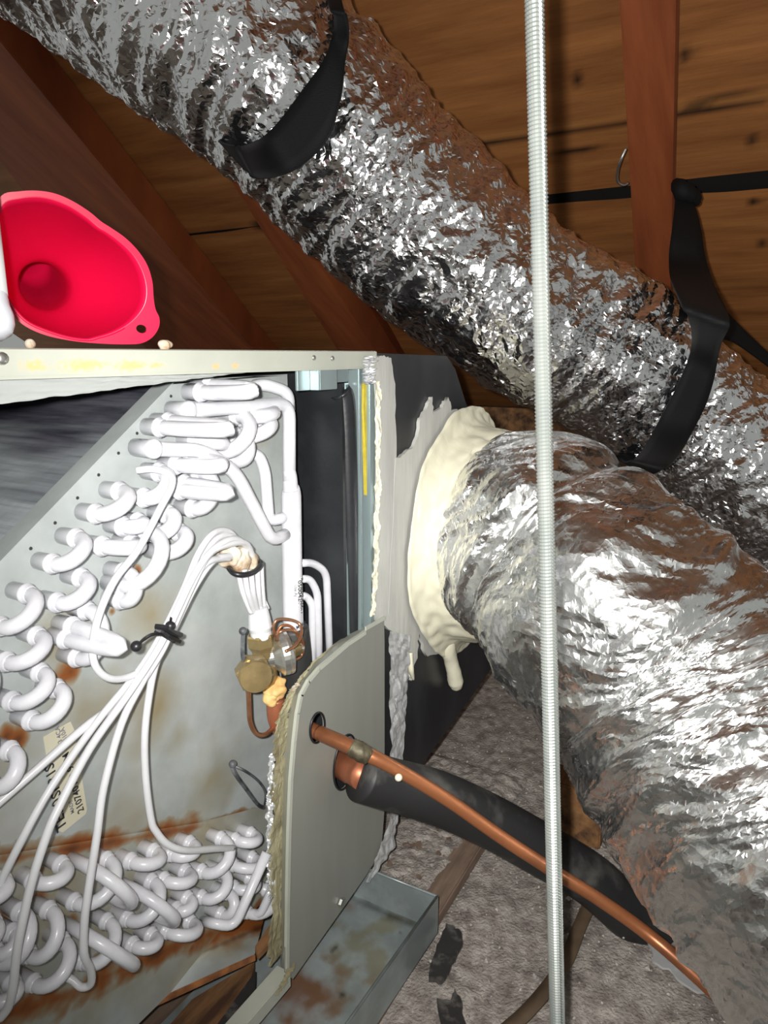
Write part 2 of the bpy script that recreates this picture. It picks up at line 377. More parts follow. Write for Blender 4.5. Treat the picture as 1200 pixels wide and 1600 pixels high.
# foil-faced insulation strip hanging under the rail
def fst(U, V):
    X = -.2+.72*U; d = .019*np.clip((.50-X)/.30, 0, 1)+.001
    z = ZT-.0175-d*(1-V); return np.stack([X, .006+.0015*pn(np.stack([X*50+V*9, V*3, 0*V], -1))+.004*V, z+.001*pn(np.stack([X*70, V*3, 0*V], -1))], -1)
me, P = grid(fst, 200, 12, 'foil_insulation_edge'); o = link('foil_insulation_edge', me, 'foil_white', cab, smooth=True); o['label'] = 'silver foil edge of the lid insulation'
# dark liner inside, right end wall with raised bulging liner
m = MB(); m.box((.655, .012, ZB), (.66, .48, ZT-.02)); m.build('end_liner', 'black_liner', cab)
def blk(px, w, y, nm='liner'): pass
# corner post made of folded zinc strips
a = lambda px, py, Y: onY(px, py, Y)
m = MB(); m.box((.688, -.002, ZB+.01), (.697, .018, ZT-.018)); m.build('corner_post', 'zinc_post', cab, bevel=.001)
m = MB(); m.box((.676, .004, ZB+.01), (.683, .02, ZT-.018)); m.box((.665, .014, ZB+.01), (.672, .03, ZT-.018)); m.build('corner_post_fold', 'zinc_post', cab, bevel=.001)
m = MB(); m.box((.6985, .000, ZB+.01), (.703, .014, ZT-.018)); m.build('post_outer_flange', 'zinc_post', cab)
# bulging black liner strip next to the post
m = MB()
m.tube([onY(531, 612, .02), onY(538, 640, .018), onY(545, 800, .018), onY(550, 1000, .018), onY(552, 1100, .02)], [.012, .0125, .012, .011, .011], 14)
m.build('liner_roll', 'black_liner', cab, smooth=True)
# bracket tabs under the rail
m = MB(); b0 = onY(462, 582, .012); b1 = onY(503, 608, .012)
m.box((b0.x, .010, b1.z), (b0.x+.020, .013, ZT-.018)); m.box((b0.x+.020, -.0, b1.z), (b0.x+.023, .014, ZT-.018)); m.box((b0.x+.023, -.0, b1.z+.0), (b1.x+.01, .002, ZT-.018))
m.build('rail_bracket', 'zinc_post', cab, bevel=.0006)
m = MB(); c0 = onY(510, 580, .01); c1 = onY(543, 598, .01); m.box((c0.x, .009, c1.z), (c1.x, .012, ZT-.017)); m.box((c0.x, .009, c1.z), (c1.x, .03, c1.z+.001)); m.build('gusset', 'zinc_post', cab)
for q in ((490, 559), (519, 560)):
    p = onY(*q, -.002); MB().lathe(p, (0, -1, 0), [(0, .0026), (.0012, .0022), (.0016, .001)], 12).build('screw', 'steel', cab, smooth=True)
p = onY(3, 560, -.002); MB().lathe(p, (0, -1, 0), [(0, .004), (.0015, .0035), (.002, .001)], 12).build('screw', 'steel', cab, smooth=True)
# yellow fibreglass and torn foil at the seam to the plenum
yl = [onY(x, y, .002) for x, y in ((569, 600), (579, 596), (579, 650), (583, 700), (580, 760), (583, 820), (581, 835), (575, 830), (573, 760), (571, 700), (568, 640))]
o = link('exposed_fibreglass', fill([yl], (0, -1, 0), .004, 'exposed_fibreglass'), 'fibreglass', cab); o['label'] = 'strip of bright yellow fibreglass'
def rag(pts, w0, amp, nm, m_, par, Y=0.0, n=60, lab=None, seed=0, fq=42):
    """crumpled ribbon running along photo points on plane Y"""
    pts = [onY(x, y, Y) for x, y in pts]; Q, S = catmull(pts, [1]*len(pts), 16); Q = np.array([tuple(q) for q in Q])
    def f(U, V):
        i = U*(len(Q)-1); i0 = np.clip(i.astype(int), 0, len(Q)-2); t = (i-i0)[..., None]; B = Q[i0]*(1-t)+Q[i0+1]*t
        w = w0*(1+.5*pn(np.stack([U*14+seed, 0*U, V*0], -1)))
        B = B.copy(); w = w*(1+.5*pn(np.stack([U*fq*1.7+seed, 0*U, V*0], -1))); B[..., 0] += (V-.5)*w+.22*w0*fbm(np.stack([U*fq*.4+seed, V*1.5, 0*V], -1), 3); B[..., 1] += -abs(amp)*.4+amp*fbm(np.stack([U*fq*.6+seed, V*3, 0*V], -1), 3); return B
    me, P = grid(f, n, 9, nm); o = link(nm, me, m_, par)
    if lab: o['label'] = lab
    return o
rag([(575, 556), (574, 580), (575, 600)], .020, .006, 'torn_foil', 'foil_tape', cab, -.004, 30, None, 1)
rag([(589, 596), (590, 680), (589, 760), (587, 830), (585, 900), (581, 962)], .011, .003, 'torn_foil', 'mastic_cream', cab, -.002, 140, 'ragged white foil and sealant seam', 4, 30)
rag([(600, 545), (560, 545), (500, 543), (430, 544), (380, 543)], .004, .002, 'sealant_crust', 'mastic_cream', cab, .004, 100, None, 9)

# connection panel with two holes
def ell(cx, cy, rx, ry, ang, n=28):
    a = math.radians(ang); return [(cx+rx*math.cos(t)*math.cos(a)-ry*math.sin(t)*math.sin(a), cy+rx*math.cos(t)*math.sin(a)+ry*math.sin(t)*math.cos(a)) for t in [2*math.pi*i/n for i in range(n)]]
YP = -.006
outl = [(600, 968), (570, 985), (543, 1003), (515, 1027), (497, 1042), (480, 1062), (468, 1085), (462, 1115), (457, 1160), (452, 1220), (449, 1300), (447, 1400), (446, 1480), (446, 1520), (458, 1530), (572, 1368), (596, 1330), (601, 1260), (601, 1100), (601, 1000)]
loops = [[onY(x, y, YP) for x, y in outl], [onY(x, y, YP) for x, y in ell(496, 1137, 10, 23, 8)], [onY(x, y, YP) for x, y in ell(539, 1191, 15, 43, 10)]]
pm = fill(loops, (0, -1, 0), .0016, 'connection_panel')
bm = bmesh.new(); bm.from_mesh(pm); bmesh.ops.triangulate(bm, faces=bm.faces)
for _ in range(3): bmesh.ops.subdivide_edges(bm, edges=[e for e in bm.edges if e.calc_length() > .02], cuts=2)
bm.to_mesh(pm); bm.free()
pnl = link('connection_panel', pm, 'panel_paint', cab); pnl['label'] = 'grey green connection panel with two pipe holes'
edge = [onY(x, y, YP-.001) for x, y in outl[:14]]
# raised folded rim
m = MB()
for i in range(len(edge)-1):
    a, b = edge[i], edge[i+1]; d = (b-a).normalized(); nrm = Vector((d.z, 0, -d.x))*.0045
    if i < 13: m.hexa([a, b, b-nrm if False else b+nrm*(-1 if nrm.x < 0 else 1), a+nrm*(-1 if nrm.x < 0 else 1)], (0, -.0018, 0))
m.build('panel_rim', 'cabinet_paint', pnl)
for (cx, cy, rx, ry, an) in ((496, 1137, 10, 23, 8), (539, 1191, 15, 43, 10)):
    pts = [onY(x, y, YP-.001) for x, y in ell(cx, cy, rx+1, ry+1, an, 32)]; pts.append(pts[0]); pts.append(pts[1])
    MB().tube(pts, .0012, 8, smooth=False).build('grommet', 'black_plastic', pnl, smooth=True)
p = onY(533, 1410, YP-.001); MB().lathe(p, (0, -1, 0), [(0, .006), (.003, .0055), (.0034, .003), (.0026, .001)], 6).build('screw', 'steel', pnl)
# side flange, insulation and foil behind the panel's left edge
lf = [(599, 962), (562, 980), (524, 1006), (488, 1038), (470, 1064), (456, 1090), (450, 1120), (446, 1160), (442, 1220), (440, 1300), (439, 1400), (440, 1510), (446, 1520)]
lf2 = [(600, 968)]+[(x, y) for x, y in outl[1:14]]
m = MB()
for i in range(12):
    a, b = onY(*lf[i], .016), onY(*lf[i+1], .016); c, d = onY(*lf2[i+1], YP-.0015), onY(*lf2[i], YP-.0015)
    m.hexa([a, b, c, d], (0, .0015, 0))
m.build('panel_flange', 'cabinet_paint', cab)
rag([(585, 975), (540, 996), (500, 1026), (474, 1056), (452, 1092), (440, 1130), (436, 1180), (433, 1240), (432, 1320), (431, 1420), (430, 1500)], .020, .0014, 'panel_insulation', 'fibreglass_dirty', cab, .012, 240, 'dirty yellow fibreglass insulation edge', 2, 46)
rag([(425, 1175), (421, 1240), (420, 1300), (421, 1360), (423, 1400)], .010, .003, 'torn_foil', 'foil_tape', cab, .014, 120, None, 6)
rag([(461, 1068), (455, 1078)], .012, .004, 'foam_lump', 'putty', cab, .01, 14, None, 3)
# bottom frame rail running towards the viewer
m = MB(); r0 = onY(446, 1520, -.004); m.box((-.25, -.008, r0.z-.018), (r0.x+.004, .004, r0.z-.002)); m.box((-.25, -.0085, r0.z-.003), (r0.x+.004, .010, r0.z)); m.build('bottom_rail', 'cabinet_paint', cab, bevel=.001)
rag([(452, 1512), (444, 1530), (436, 1545)], .014, .004, 'sealant_crust', 'fibreglass_dirty', cab, -.010, 30, None, 8)
# foil strip along the right side of the connection panel
def fs2():
    L = [(604, 985), (604, 1080), (606, 1200), (602, 1290), (575, 1360), (566, 1376)]; Rr = [(637, 992), (634, 1050), (628, 1160), (620, 1260), (612, 1318), (573, 1378)]
    A = np.array([tuple(onY(x, y, -.004)) for x, y in L]); B = np.array([tuple(onY(x, y, -.004)) for x, y in Rr])
    def f(U, V):
        i = U*(len(A)-1); k = np.clip(i.astype(int), 0, len(A)-2); t = (i-k)[..., None]; a_ = A[k]*(1-t)+A[k+1]*t; b_ = B[k]*(1-t)+B[k+1]*t
        P = a_*(1-V[..., None])+b_*V[..., None]; q = P*42; P = P.copy(); P[..., 1] -= .002+.006*np.abs(pn(q))+.003*np.abs(pn(q*2.3)); P[..., 0] += .003*pn(q*.8+5)*V; return P
    me, P = grid(f, 90, 16, 'foil_tape_strip'); o = link('foil_tape_strip', me, 'foil_tape', cab); o['label'] = 'crumpled silver foil tape sealing the panel side'
fs2()

# ================================================================== EVAPORATOR COIL
YC = .065
coil = thing('evaporator_coil', (.35, YC, ZB+.01), 'white coated evaporator coil with many u bends on galvanised end plate inside the cabinet', 'coil')
def xz(px, py, Y=YC): p = onY(px, py, Y); return p.x, p.z
dA = xz(270, 600); dB = xz(0, 880); ztop = CAM.z-.021
s0, s1, s2 = xz(0, 1342), xz(310, 1290), xz(415, 1262); XR = xz(452, 700)[0]
def topz(X): return np.minimum(ztop, dA[1]+(X-dA[0])*(dA[1]-dB[1])/(dA[0]-dB[0]))
def seamz(X): return np.interp(X, [-.2, s0[0], s1[0], s2[0], .7], [s0[1]+(s0[1]-s1[1])/(s0[0]-s1[0])*(-.2-s0[0]), s0[1], s1[1], s2[1], s2[1]+.02])
rust_spots = [(110, 1050, .020), (30, 1155, .016), (10, 1150, .012), (185, 925, .012), (205, 905, .010), (262, 838, .006), (420, 600, .008), (300, 1300, .016), (428, 650, .010), (290, 1305, .02), (40, 1342, .014), (120, 1325, .012), (215, 893, .008), (175, 955, .007)]
tan_spots = [(130, 1110, .05), (60, 1180, .04), (240, 960, .05), (250, 1100, .05), (420, 650, .03), (330, 1220, .05), (210, 1290, .05), (100, 1100, .05), (30, 1220, .05), (280, 1150, .03), (110, 1010, .04)]
def rustattrs(me, P, lines, spots, tans, Y):
    r = np.zeros(len(P)); Q = P[:, [0, 2]]; nz = fbm(P*38, 4); nz2 = fbm(P*14+9, 4)
    for a_, b_, w in lines: r = np.maximum(r, 1.0-seg_dist(Q, xz(*a_, Y), xz(*b_, Y))/w*(1+.3*nz2)*1.1+nz*.8)
    for x, y, w in spots: r = np.maximum(r, 1.15-np.hypot(*(Q-np.array(xz(x, y, Y))).T)/w*1.9+nz*.7)
    t = np.zeros(len(P))
    for x, y, w in tans: t = np.maximum(t, .9-np.hypot(*(Q-np.array(xz(x, y, Y))).T)/w+nz2*.6)
    base = (.42+.5*nz2) if Y > YC+.001 else 0*nz2
    set_attr(me, 'rust', np.clip(r, 0, .95)); set_attr(me, 'tan', np.clip(np.maximum(np.maximum(t*.75, base), r*.9+.4*(r > .0)), 0, .9)); set_attr(me, 'dark', np.clip(r-1.05, 0, .8))
def fup(U, V):
    X = -.12+(XR+.12)*U; a_ = topz(X); b_ = seamz(X); return np.stack([X, YC+0*X, b_+(a_-b_)*V], -1)
me, P = grid(fup, 420, 360, 'end_plate')
rustattrs(me, P, [((-60, 1352), (0, 1342), .012), ((0, 1342), (310, 1290), .013), ((310, 1290), (415, 1262), .005)], rust_spots, tan_spots, YC)
link('end_plate', me, 'galvanised', coil)
# folded edge of the end plate along the slope, with rivet holes
m = MB(); m.hexa([(dB[0]-.2, YC, topz(dB[0]-.2)), (dA[0], YC, dA[1]), (XR, YC, ztop), (XR, YC+.02, ztop), (dA[0], YC+.02, dA[1]), (dB[0]-.2, YC+.02, topz(dB[0]-.2))], (0, 0, .0012)); m.build('plate_flange', 'galvanised', coil)
m = MB()
for (x, y) in ((267, 619), (242, 647), (214, 677), (185, 708), (154, 742), (121, 778), (86, 817), (48, 857)):
    m.lathe(onY(x, y, YC), (0, -1, 0), [(0, .0014), (.0006, .0012)], 8)
m.build('rivet_holes', 'ink', coil)['kind'] = 'stuff'
# slab fin surface sloping away behind the plate
def fsl(U, V):
    X = -.12+(dA[0]+.12)*U; Y = YC+.0015+.38*V; return np.stack([X, Y, topz(X)-.001+0*V+.0006*pn(np.stack([X*260, Y*30, 0*X], -1))], -1)
me, P = grid(fsl, 300, 120, 'fin_slab'); set_attr(me, 'pale', np.clip(.45-(P[:, 0]-.392)/.045+.9*pn(np.stack([P[:, 0]*30, P[:, 1]*6, 0*P[:, 0]], -1))+.4*pn(np.stack([P[:, 0]*160, P[:, 1]*10, 0*P[:, 0]], -1)), 0, .9)); link('fin_slab', me, 'fin_surface', coil)  # pale lower fins: reflected light painted into the fin colour
# lower end plate
YL = .067
def flo(U, V):
    X = -.12+(XR+.12)*U; b_ = seamz(X)+.0; return np.stack([X, YL+0*X-.004*V**4, (ZB+.012)+(b_+.004-ZB-.012)*V], -1)
me, P = grid(flo, 420, 160, 'lower_end_plate')
low_rust = [(200, 1400, .012), (265, 1450, .010), (110, 1440, .012), (35, 1480, .014), (180, 1490, .012), (350, 1440, .010), (380, 1410, .008), (15, 1420, .02), (120, 1545, .014), (60, 1400, .014), (150, 1500, .014), (230, 1385, .010), (300, 1400, .01), (330, 1490, .02), (250, 1420, .01), (180, 1440, .01), (100, 1470, .012), (300, 1480, .012), (220, 1500, .014), (60, 1360, .014)]
rustattrs(me, P, [((0, 1342), (310, 1290), .008), ((0, 1590), (60, 1572), .016), ((60, 1572), (200, 1510), .016), ((200, 1510), (400, 1430), .014)], low_rust,
          [(x, y, .05) for x, y in ((50, 1400), (150, 1460), (250, 1440), (330, 1440), (100, 1540), (30, 1500), (200, 1370), (350, 1380))], YL)
link('lower_end_plate', me, 'galvanised', coil)
# drip pan with rusty lip
la = onZ(161, 1599, ZB+.012); lb = onZ(398, 1491, ZB+.012)
dirp = (la-lb).normalized(); lc = la+dirp*.30
def fpan(U, V):
    a_ = np.array(lb+Vector((.0, 0, 0))); b_ = np.array(lc); A = a_[None, None]*(1-U[..., None])+b_[None, None]*U[..., None]
    q0 = np.array(onY(415, 1425, YL)); q1 = np.array(onY(-140, 1640, YL)); B = q0[None, None]*(1-U[..., None])+q1[None, None]*U[..., None]
    return A*(1-V[..., None])+B*V[..., None]
me, P = grid(fpan, 200, 100, 'drip_tray')
nz = fbm(P*22, 4); V_ = np.tile(np.linspace(0, 1, 100), 200); U_ = np.repeat(np.linspace(0, 1, 200), 100)
set_attr(me, 'rust', np.clip((V_-.50)*3.2+nz*.9-.2*U_+np.clip(.25-U_, 0, 1)*2.5, 0, .95)); set_attr(me, 'tan', np.clip((V_-.1)*1.6+nz*.6+.1, 0, .8)); set_attr(me, 'dark', np.clip(.55-np.abs(V_-.62)*5+nz*.6, 0, .85))
link('drip_tray', me, 'galvanised', coil)
m = MB(); m.hexa([lb, lc, lc+Vector((0, 0, -.006)), lb+Vector((0, 0, -.006))], (-.0012, -.0018, 0)); o = m.build('tray_lip', 'rust_edge', coil); o['label'] = 'rusted front lip of the drip tray'

# U bends
YK = .045
NB = [0]
def ubend(A, B, r=.0056, h=None, skew=0.0, yk=YK, name='u_bend'):
    a, b = onY(*A, yk), onY(*B, yk); mid = (a+b)/2; d = (a-b)/2; h = d.length*1.02 if h is None else h
    pts = [a+Vector((0, YC-yk+.004, 0)), a+Vector((0, .002, 0))]
    for i in range(13):
        t = math.pi*i/12; pts.append(mid+d*math.cos(t)+Vector((0, -h*math.sin(t), skew*math.sin(t))))
    pts += [b+Vector((0, .002, 0)), b+Vector((0, YC-yk+.004, 0))]
    o = MB().tube(pts, r, 14, smooth=False).build(name, 'white_coat', coil, smooth=True)
    for q in (a, b): MB().lathe(q+Vector((0, .004, 0)), (0, -1, 0), [(-.0195, r*1.14), (-.003, r*1.16), (-.0015, r*1.30), (.0008, r*1.38), (.0014, r*1.20), (.004, r*1.16), (.0055, r*.95)], 16).build('brazed_collar', 'white_coat', o, smooth=True)
Z3 = lambda x, y: (x/4, 880+y/4); Z1 = lambda x, y: (x/3, 580+y/3); Z2 = lambda x, y: (200+x/3, 560+y/3); Z5 = lambda x, y: (x/2.667, 1280+y/2.667); Z6 = lambda x, y: (150+x/6, 700+y/6)
up = [(Z1(575, 565), Z1(465, 670)), (Z1(372, 785), Z1(262, 905)), (Z3(190, 195), Z3(20, 400)), (Z3(525, 95), Z3(378, 250)), (Z3(250, 460), Z3(60, 622)), (Z3(270, 690), Z3(95, 870)), (Z3(370, 790), Z3(215, 990)),
      (Z3(-100, 640), Z3(-150, 860)), (Z3(-80, 1080), Z3(-160, 1230)), (Z3(80, 1180), Z3(-40, 1400)), (Z3(560, 300), Z3(500, 595)), (Z3(790, 60), Z3(775, 235)),
      (Z6(990, 230), Z6(930, 570)), (Z6(690, 620), Z6(585, 800)), (Z6(800, 790), Z6(650, 980)), (Z6(500, 790), Z6(260, 1290)), (Z6(620, 230), Z6(480, 470)), (Z6(420, 700), Z6(285, 740)), (Z6(360, 900), Z6(90, 925)),
      (Z2(640, 290), Z2(560, 365)), (Z2(525, 370), Z2(515, 480)), (Z2(520, 270), Z2(435, 440)), (Z2(650, 245), Z2(545, 275)), (Z2(420, 400), Z2(330, 385))]
rr = lambda A: .0055+.0014*max(0, min(1, (A[0]-60)/300))
for A, B in up: ubend(A, B, rr(A))
# long horizontal ones, seen edge-on
for (A, B, h) in ((Z2(355, 160), Z2(395, 130), .050), (Z2(165, 325), Z2(205, 300), .066), (Z3(430, 480), Z3(470, 400), .052), (Z1(860, 560), Z1(880, 530), .048), (Z2(240, 500), Z2(300, 470), .040)): ubend(A, B, rr(A), h)
lowb = [((265, 195), (150, 262)), ((455, 175), (320, 350)), ((650, 140), (555, 180)), ((800, 105), (725, 150)), ((930, 85), (850, 222)), ((1055, 65), (990, 90)), ((780, 222), (692, 258)), ((925, 222), (850, 330)),
        ((1060, 165), (980, 195)), ((640, 265), (540, 420)), ((790, 335), (742, 382)), ((955, 312), (930, 400)), ((212, 385), (130, 570)), ((95, 392), (0, 592)), ((268, 515), (150, 690)), ((455, 432), (355, 600)),
        ((640, 490), (562, 530)), ((800, 432), (705, 472)), ((1120, 300), (1040, 392)), ((20, 262), (-60, 330)), ((-20, 440), (-90, 520)), ((60, 690), (-30, 760)), ((1050, 250), (985, 290)), ((60, 480), (-10, 560))]
for i, (A, B) in enumerate(lowb): ubend(Z5(*A), Z5(*B), .0053+.0003*(A[0] > 600), yk=.047)
# crossing bends that lie over the others
for (A, B) in (((370, 200), (485, 330)), ((560, 295), (665, 405)), ((345, 475), (505, 580))):
    a, b = onY(*Z5(*A), .042), onY(*Z5(*B), .047)
    mid = (a+b)/2; d = (a-b)/2; pts = [a+Vector((0, .024, 0)), a]
    for i in range(1, 13): t = math.pi*i/13; pts.append(mid+d*math.cos(t)+Vector((0, -.030*math.sin(t), 0)))
    pts += [b, b+Vector((0, .02, 0))]
    MB().tube(pts, .0054, 14, smooth=False).build('crossover_bend', 'white_coat', coil, smooth=True)
# pipes joining the header
def cp(name, L, r, rad, Ys, m_='white_coat', seg=14):
    P_ = [onY(x, y, Y) for (x, y), Y in zip(L, Ys)]; return pipe(P_, r, rad, seg).build(name, m_, coil, smooth=True)
cp('suction_pipe', [(278, 640), (300, 642), (452, 630), (452, 752)], .0066, .016, (.064, .045, .034, .03))
cp('suction_pipe', [(397, 603), (415, 601), (450, 612), (452, 640)], .0062, .014, (.064, .05, .04, .045))
cp('suction_pipe', [(225, 700), (248, 702), (318, 703), (368, 738), (424, 845), (446, 835)], .0062, .014, (.064, .045, .030, .024, .026, .028))
cp('suction_pipe', [(385, 708), (404, 710), (414, 735), (420, 815), (446, 808)], .0058, .016, (.064, .05, .044, .04, .032))
for (x, y, Y) in ((235, 701, .045), (290, 641, .046)):
    MB().lathe(onY(x, y, Y), (0, -1, 0), [(-.018, .0075), (0, .0078), (.003, .0086), (.006, .0078), (.007, .006)], 14).build('brazed_collar', 'white_coat', coil, smooth=True)
hp_ = [onY(452, 735, .03), onY(453, 745, .03), onY(454, 762, .03), onY(455, 775, .03), onY(456, 860, .029), onY(457, 940, .028), onY(458, 985, .028)]
hdr = MB().tube(hp_, [.0062, .0072, .0078, .0102, .0104, .0104, .0104], 24, sub=5).build('header_pipe', 'white_coat', coil, smooth=True)
MB().tube([onY(459, 980, .028), onY(462, 1020, .028), onY(466, 1090, .028)], [.0150, .0165, .0165], 20).build('foam_wrap', 'pipe_foam', coil, smooth=True)
# header sticker (curved sheet) and its print
hc = onY(457, 935, .0285)
def fst2(U, V):
    a = math.radians(-150)+math.radians(115)*U; z = hc.z-.030+.054*V
    return np.stack([hc.x+.0106*np.cos(a), hc.y+.0106*np.sin(a), z], -1)
me, P = grid(fst2, 16, 4, 'header_sticker'); hs = link('header_sticker', me, 'label_white', hdr, smooth=True); hs['label'] = 'white paper sticker with printed numbers'
for (ang, s, sz, mm, dz) in ((-124, 'Use Approved Parts', .0046, 'ink_grey', .002), (-98, '0500420001', .0074, 'ink', .006), (-74, 'RA0500 423', .0064, 'ink', .010)):
    a = math.radians(ang); rad_ = Vector((math.cos(a), math.sin(a), 0)); tang = Vector((-math.sin(a), math.cos(a), 0))
    pos = Vector((hc.x, hc.y, hc.z-.003+dz))+rad_*.0108
    text('printed_text', s, sz, pos, (0, 0, -1), tang, mm, hdr)
a = math.radians(-96); text('printed_text', 'Model', .0055, Vector((hc.x, hc.y, hc.z-.027))+Vector((math.cos(a), math.sin(a), 0))*.0108, Vector((-math.sin(a), math.cos(a), .15)), (0, 0, 1), 'ink', hdr)
# three white pipes right of the header
for L, Ys in (([(468, 880), (488, 879), (510, 893), (517, 1075)], (.03, .026, .022, .022)), ([(468, 905), (484, 904), (496, 925), (500, 1080)], (.034, .03, .026, .026)), ([(466, 930), (480, 932), (488, 945), (489, 1090)], (.036, .034, .03, .03))):
    cp('branch_pipe', L, .0042, .012, Ys)
# U shaped suction tube at the lower right, half behind the panel
cp('suction_pipe', [Z5(845, 425), Z5(880, 432), Z5(975, 450), Z5(1112, 140)], .0050, .02, (.064, .04, .026, .012))
cp('suction_pipe', [Z5(1030, 385), Z5(1085, 400), Z5(1128, 300), Z5(1150, 240)], .0046, .012, (.05, .034, .026, .026))

# capillary (distributor) tubes; each a part
caps = [
 ([(213, 735), (240, 733), (266, 742), (268, 760), (250, 795), (215, 860), (180, 905), (155, 960), (145, 1010), (150, 1042), (172, 1060), (205, 1056), (238, 1035), (262, 1000), (292, 925), (318, 868), (345, 838), (375, 845), (392, 880)],
  [.045, .036, .028, .022, .020, .020, .018, .018, .018, .018, .018, .02, .02, .02, .018, .02, .024, .03, .036], .0029),
 ([(-20, 1270), (60, 1200), (140, 1130), (205, 1085), (245, 1030), (268, 985), (300, 915), (325, 868), (352, 852), (385, 850), (398, 885)], [.05, .04, .03, .024, .014, .010, .010, .012, .014, .02, .03], .0031),
 ([(-20, 1420), (30, 1320), (80, 1230), (150, 1130), (215, 1050), (252, 992), (285, 925), (310, 865), (335, 832), (360, 832), (380, 860)], [.05, .034, .030, .026, .02, .016, .016, .018, .022, .03, .036], .0029),
 ([Z5(0, 830), Z5(35, 780), Z5(55, 690), Z5(75, 520), Z5(130, 270), Z5(190, 80), (90, 1265), (140, 1170), (200, 1085), (240, 1025), (262, 985), (300, 905), (330, 862), (365, 842), (392, 858)], [.036, .03, .024, .018, .014, .012, .012, .014, .016, .012, .006, .008, .012, .016, .024], .0031),
 ([Z5(240, 640), Z5(300, 670), Z5(340, 700), Z5(378, 685), Z5(378, 630), Z5(350, 560), Z5(352, 420), Z5(375, 250), Z5(405, 60), (162, 1230), (190, 1130), (225, 1060), (256, 1000), (290, 930), (322, 880), (360, 872)], [.05, .04, .032, .026, .022, .018, .016, .014, .014, .016, .018, .018, .012, .010, .014, .024], .0031),
 ([Z5(970, 120), Z5(900, 122), Z5(780, 130), Z5(700, 105), Z5(650, 50), (236, 1280), (228, 1220), (226, 1150), (234, 1080), (246, 1030), (270, 985), (305, 915), (335, 875), (368, 868)], [.030, .022, .016, .018, .022, .024, .026, .026, .024, .02, .016, .016, .018, .024], .0031)]
for L, Y, r in caps: MB().tube([onY(x, y, q) for (x, y), q in zip(L, Y)], r, 10, sub=5).build('distributor_tube', 'white_tube', coil, smooth=True)
# spider legs from the putty down to the distributor
for i, (x0, y0, x1, y1, Y0) in enumerate(((372, 888, 393, 958, .028), (382, 890, 398, 960, .018), (392, 890, 404, 960, .014), (402, 888, 408, 958, .016), (408, 884, 413, 955, .022), (396, 882, 418, 952, .034))):
    xm = (x0+x1)/2+(x0-x1)*.18; MB().tube([onY(x0, y0, Y0), onY(xm, (y0+y1)/2, Y0), onY(x1, y1, .026)], .0026, 10, sub=6).build('distributor_leg', 'white_tube', coil, smooth=True)
def lump(name, pts, r, m_, par, Y, amp=.35, sc=70, at=None):
    bm = bmesh.new()
    for (x, y), rr_ in zip(pts, r):
        s = bmesh.ops.create_icosphere(bm, subdivisions=4, radius=rr_, matrix=Matrix.Translation(onY(x, y, Y)))
    me = bpy.data.meshes.new(name); bm.to_mesh(me); bm.free(); n = len(me.vertices); co = np.zeros(n*3); me.vertices.foreach_get('co', co); co = co.reshape(-1, 3)
    nn = np.zeros(n*3); me.vertices.foreach_get('normal', nn); nn = nn.reshape(-1, 3); co = co+nn*(amp*max(r)*pn(co*sc))[:, None]; me.vertices.foreach_set('co', co.ravel()); me.update()
    return link(name, me, m_, par, at, True)
o = lump('sealing_putty', ((357, 868), (372, 876), (388, 882), (352, 858)), (.011, .013, .011, .008), 'putty', coil, .030, .4, 90); o['label'] = 'crumbly cream and brown putty plug'
pts = [onY(x, y, Y) for x, y, Y in ((358, 888, .026), (366, 896, .014), (382, 898, .008), (398, 893, .010), (408, 882, .016), (404, 876, .03))]
MB().tube(pts, .0026, 8).build('rubber_band', 'black_plastic', coil, smooth=True)
# coil label plate with print
lb_out = [(68, 1152), (110, 1127), (116, 1140), (136, 1265), (134, 1272), (98, 1301), (92, 1298)]
me = fill([[onY(x, y, YC-.0006) for x, y in lb_out]], (0, -1, 0), .0004, 'coil_label'); cl = link('coil_label', me, 'label_cream', coil); cl['label'] = 'cream paper label with printed model numbers'
def ptext(s, x0, y0, x1, y1, size, m_='ink', flip=False, w=.8):
    a_, b_ = onY(x0, y0, YC-.0009), onY(x1, y1, YC-.0009); rt = (b_-a_); L_ = rt.length; up_ = Vector((0, -1, 0)).cross(rt)*1
    o = text('printed_text', s, size, (a_+b_)/2, rt, up_, m_, cl); return o
ptext('TEL', 98, 1298, 90, 1262, .0125)
ptext('SH31S1', 88, 1240, 76, 1190, .0115)
ptext('0', 90, 1256, 87, 1250, .011)
ptext('210740196', 128, 1272, 112, 1205, .0085)
ptext('R410A', 104, 1160, 98, 1140, .0055, 'ink_grey'); ptext('0023 4CA', 97, 1172, 90, 1138, .0055, 'ink_grey'); ptext('0.95 M', 113, 1208, 104, 1182, .0085)
ptext('MADE', 114, 1272, 110, 1250, .0045, 'ink_grey')

# ================================================================== EXPANSION VALVE
tv = thing('expansion_valve', onY(403, 1045, .02), 'brass expansion valve with hex cap and coiled copper capillary beside the white header pipe', 'valve')
ax = (onY(408, 1000, .024)-onY(403, 955, .026)).normalized()
p0 = onY(404, 955, .026)
MB().lathe(p0, ax, [(-.004, .009), (.006, .0105), (.016, .0115), (.020, .0100), (.026, .0105), (.028, .0095)], 24).build('distributor_cone', 'white_tube', tv, smooth=False)
MB().lathe(onY(407, 990, .026), ax, [(0, .0125), (.002, .0135), (.012, .0135), (.014, .012), (.017, .0105), (.026, .0095)], 6, .3).build('hex_nut', 'brass', tv)
MB().lathe(onY(408, 1020, .030), ax, [(-.012, .0085), (.004, .0085), (.008, .014), (.030, .014), (.034, .011)], 20).build('valve_body', 'brass', tv, smooth=True)
cpn = onY(400, 1058, -.003); axc = Vector((-.62, -.76, .05)).normalized()
MB().lathe(cpn, axc, [(-.028, .010), (-.020, .0165), (-.006, .0175), (-.0045, .0165)], 6, .2).build('cap_nut', 'brass', tv)
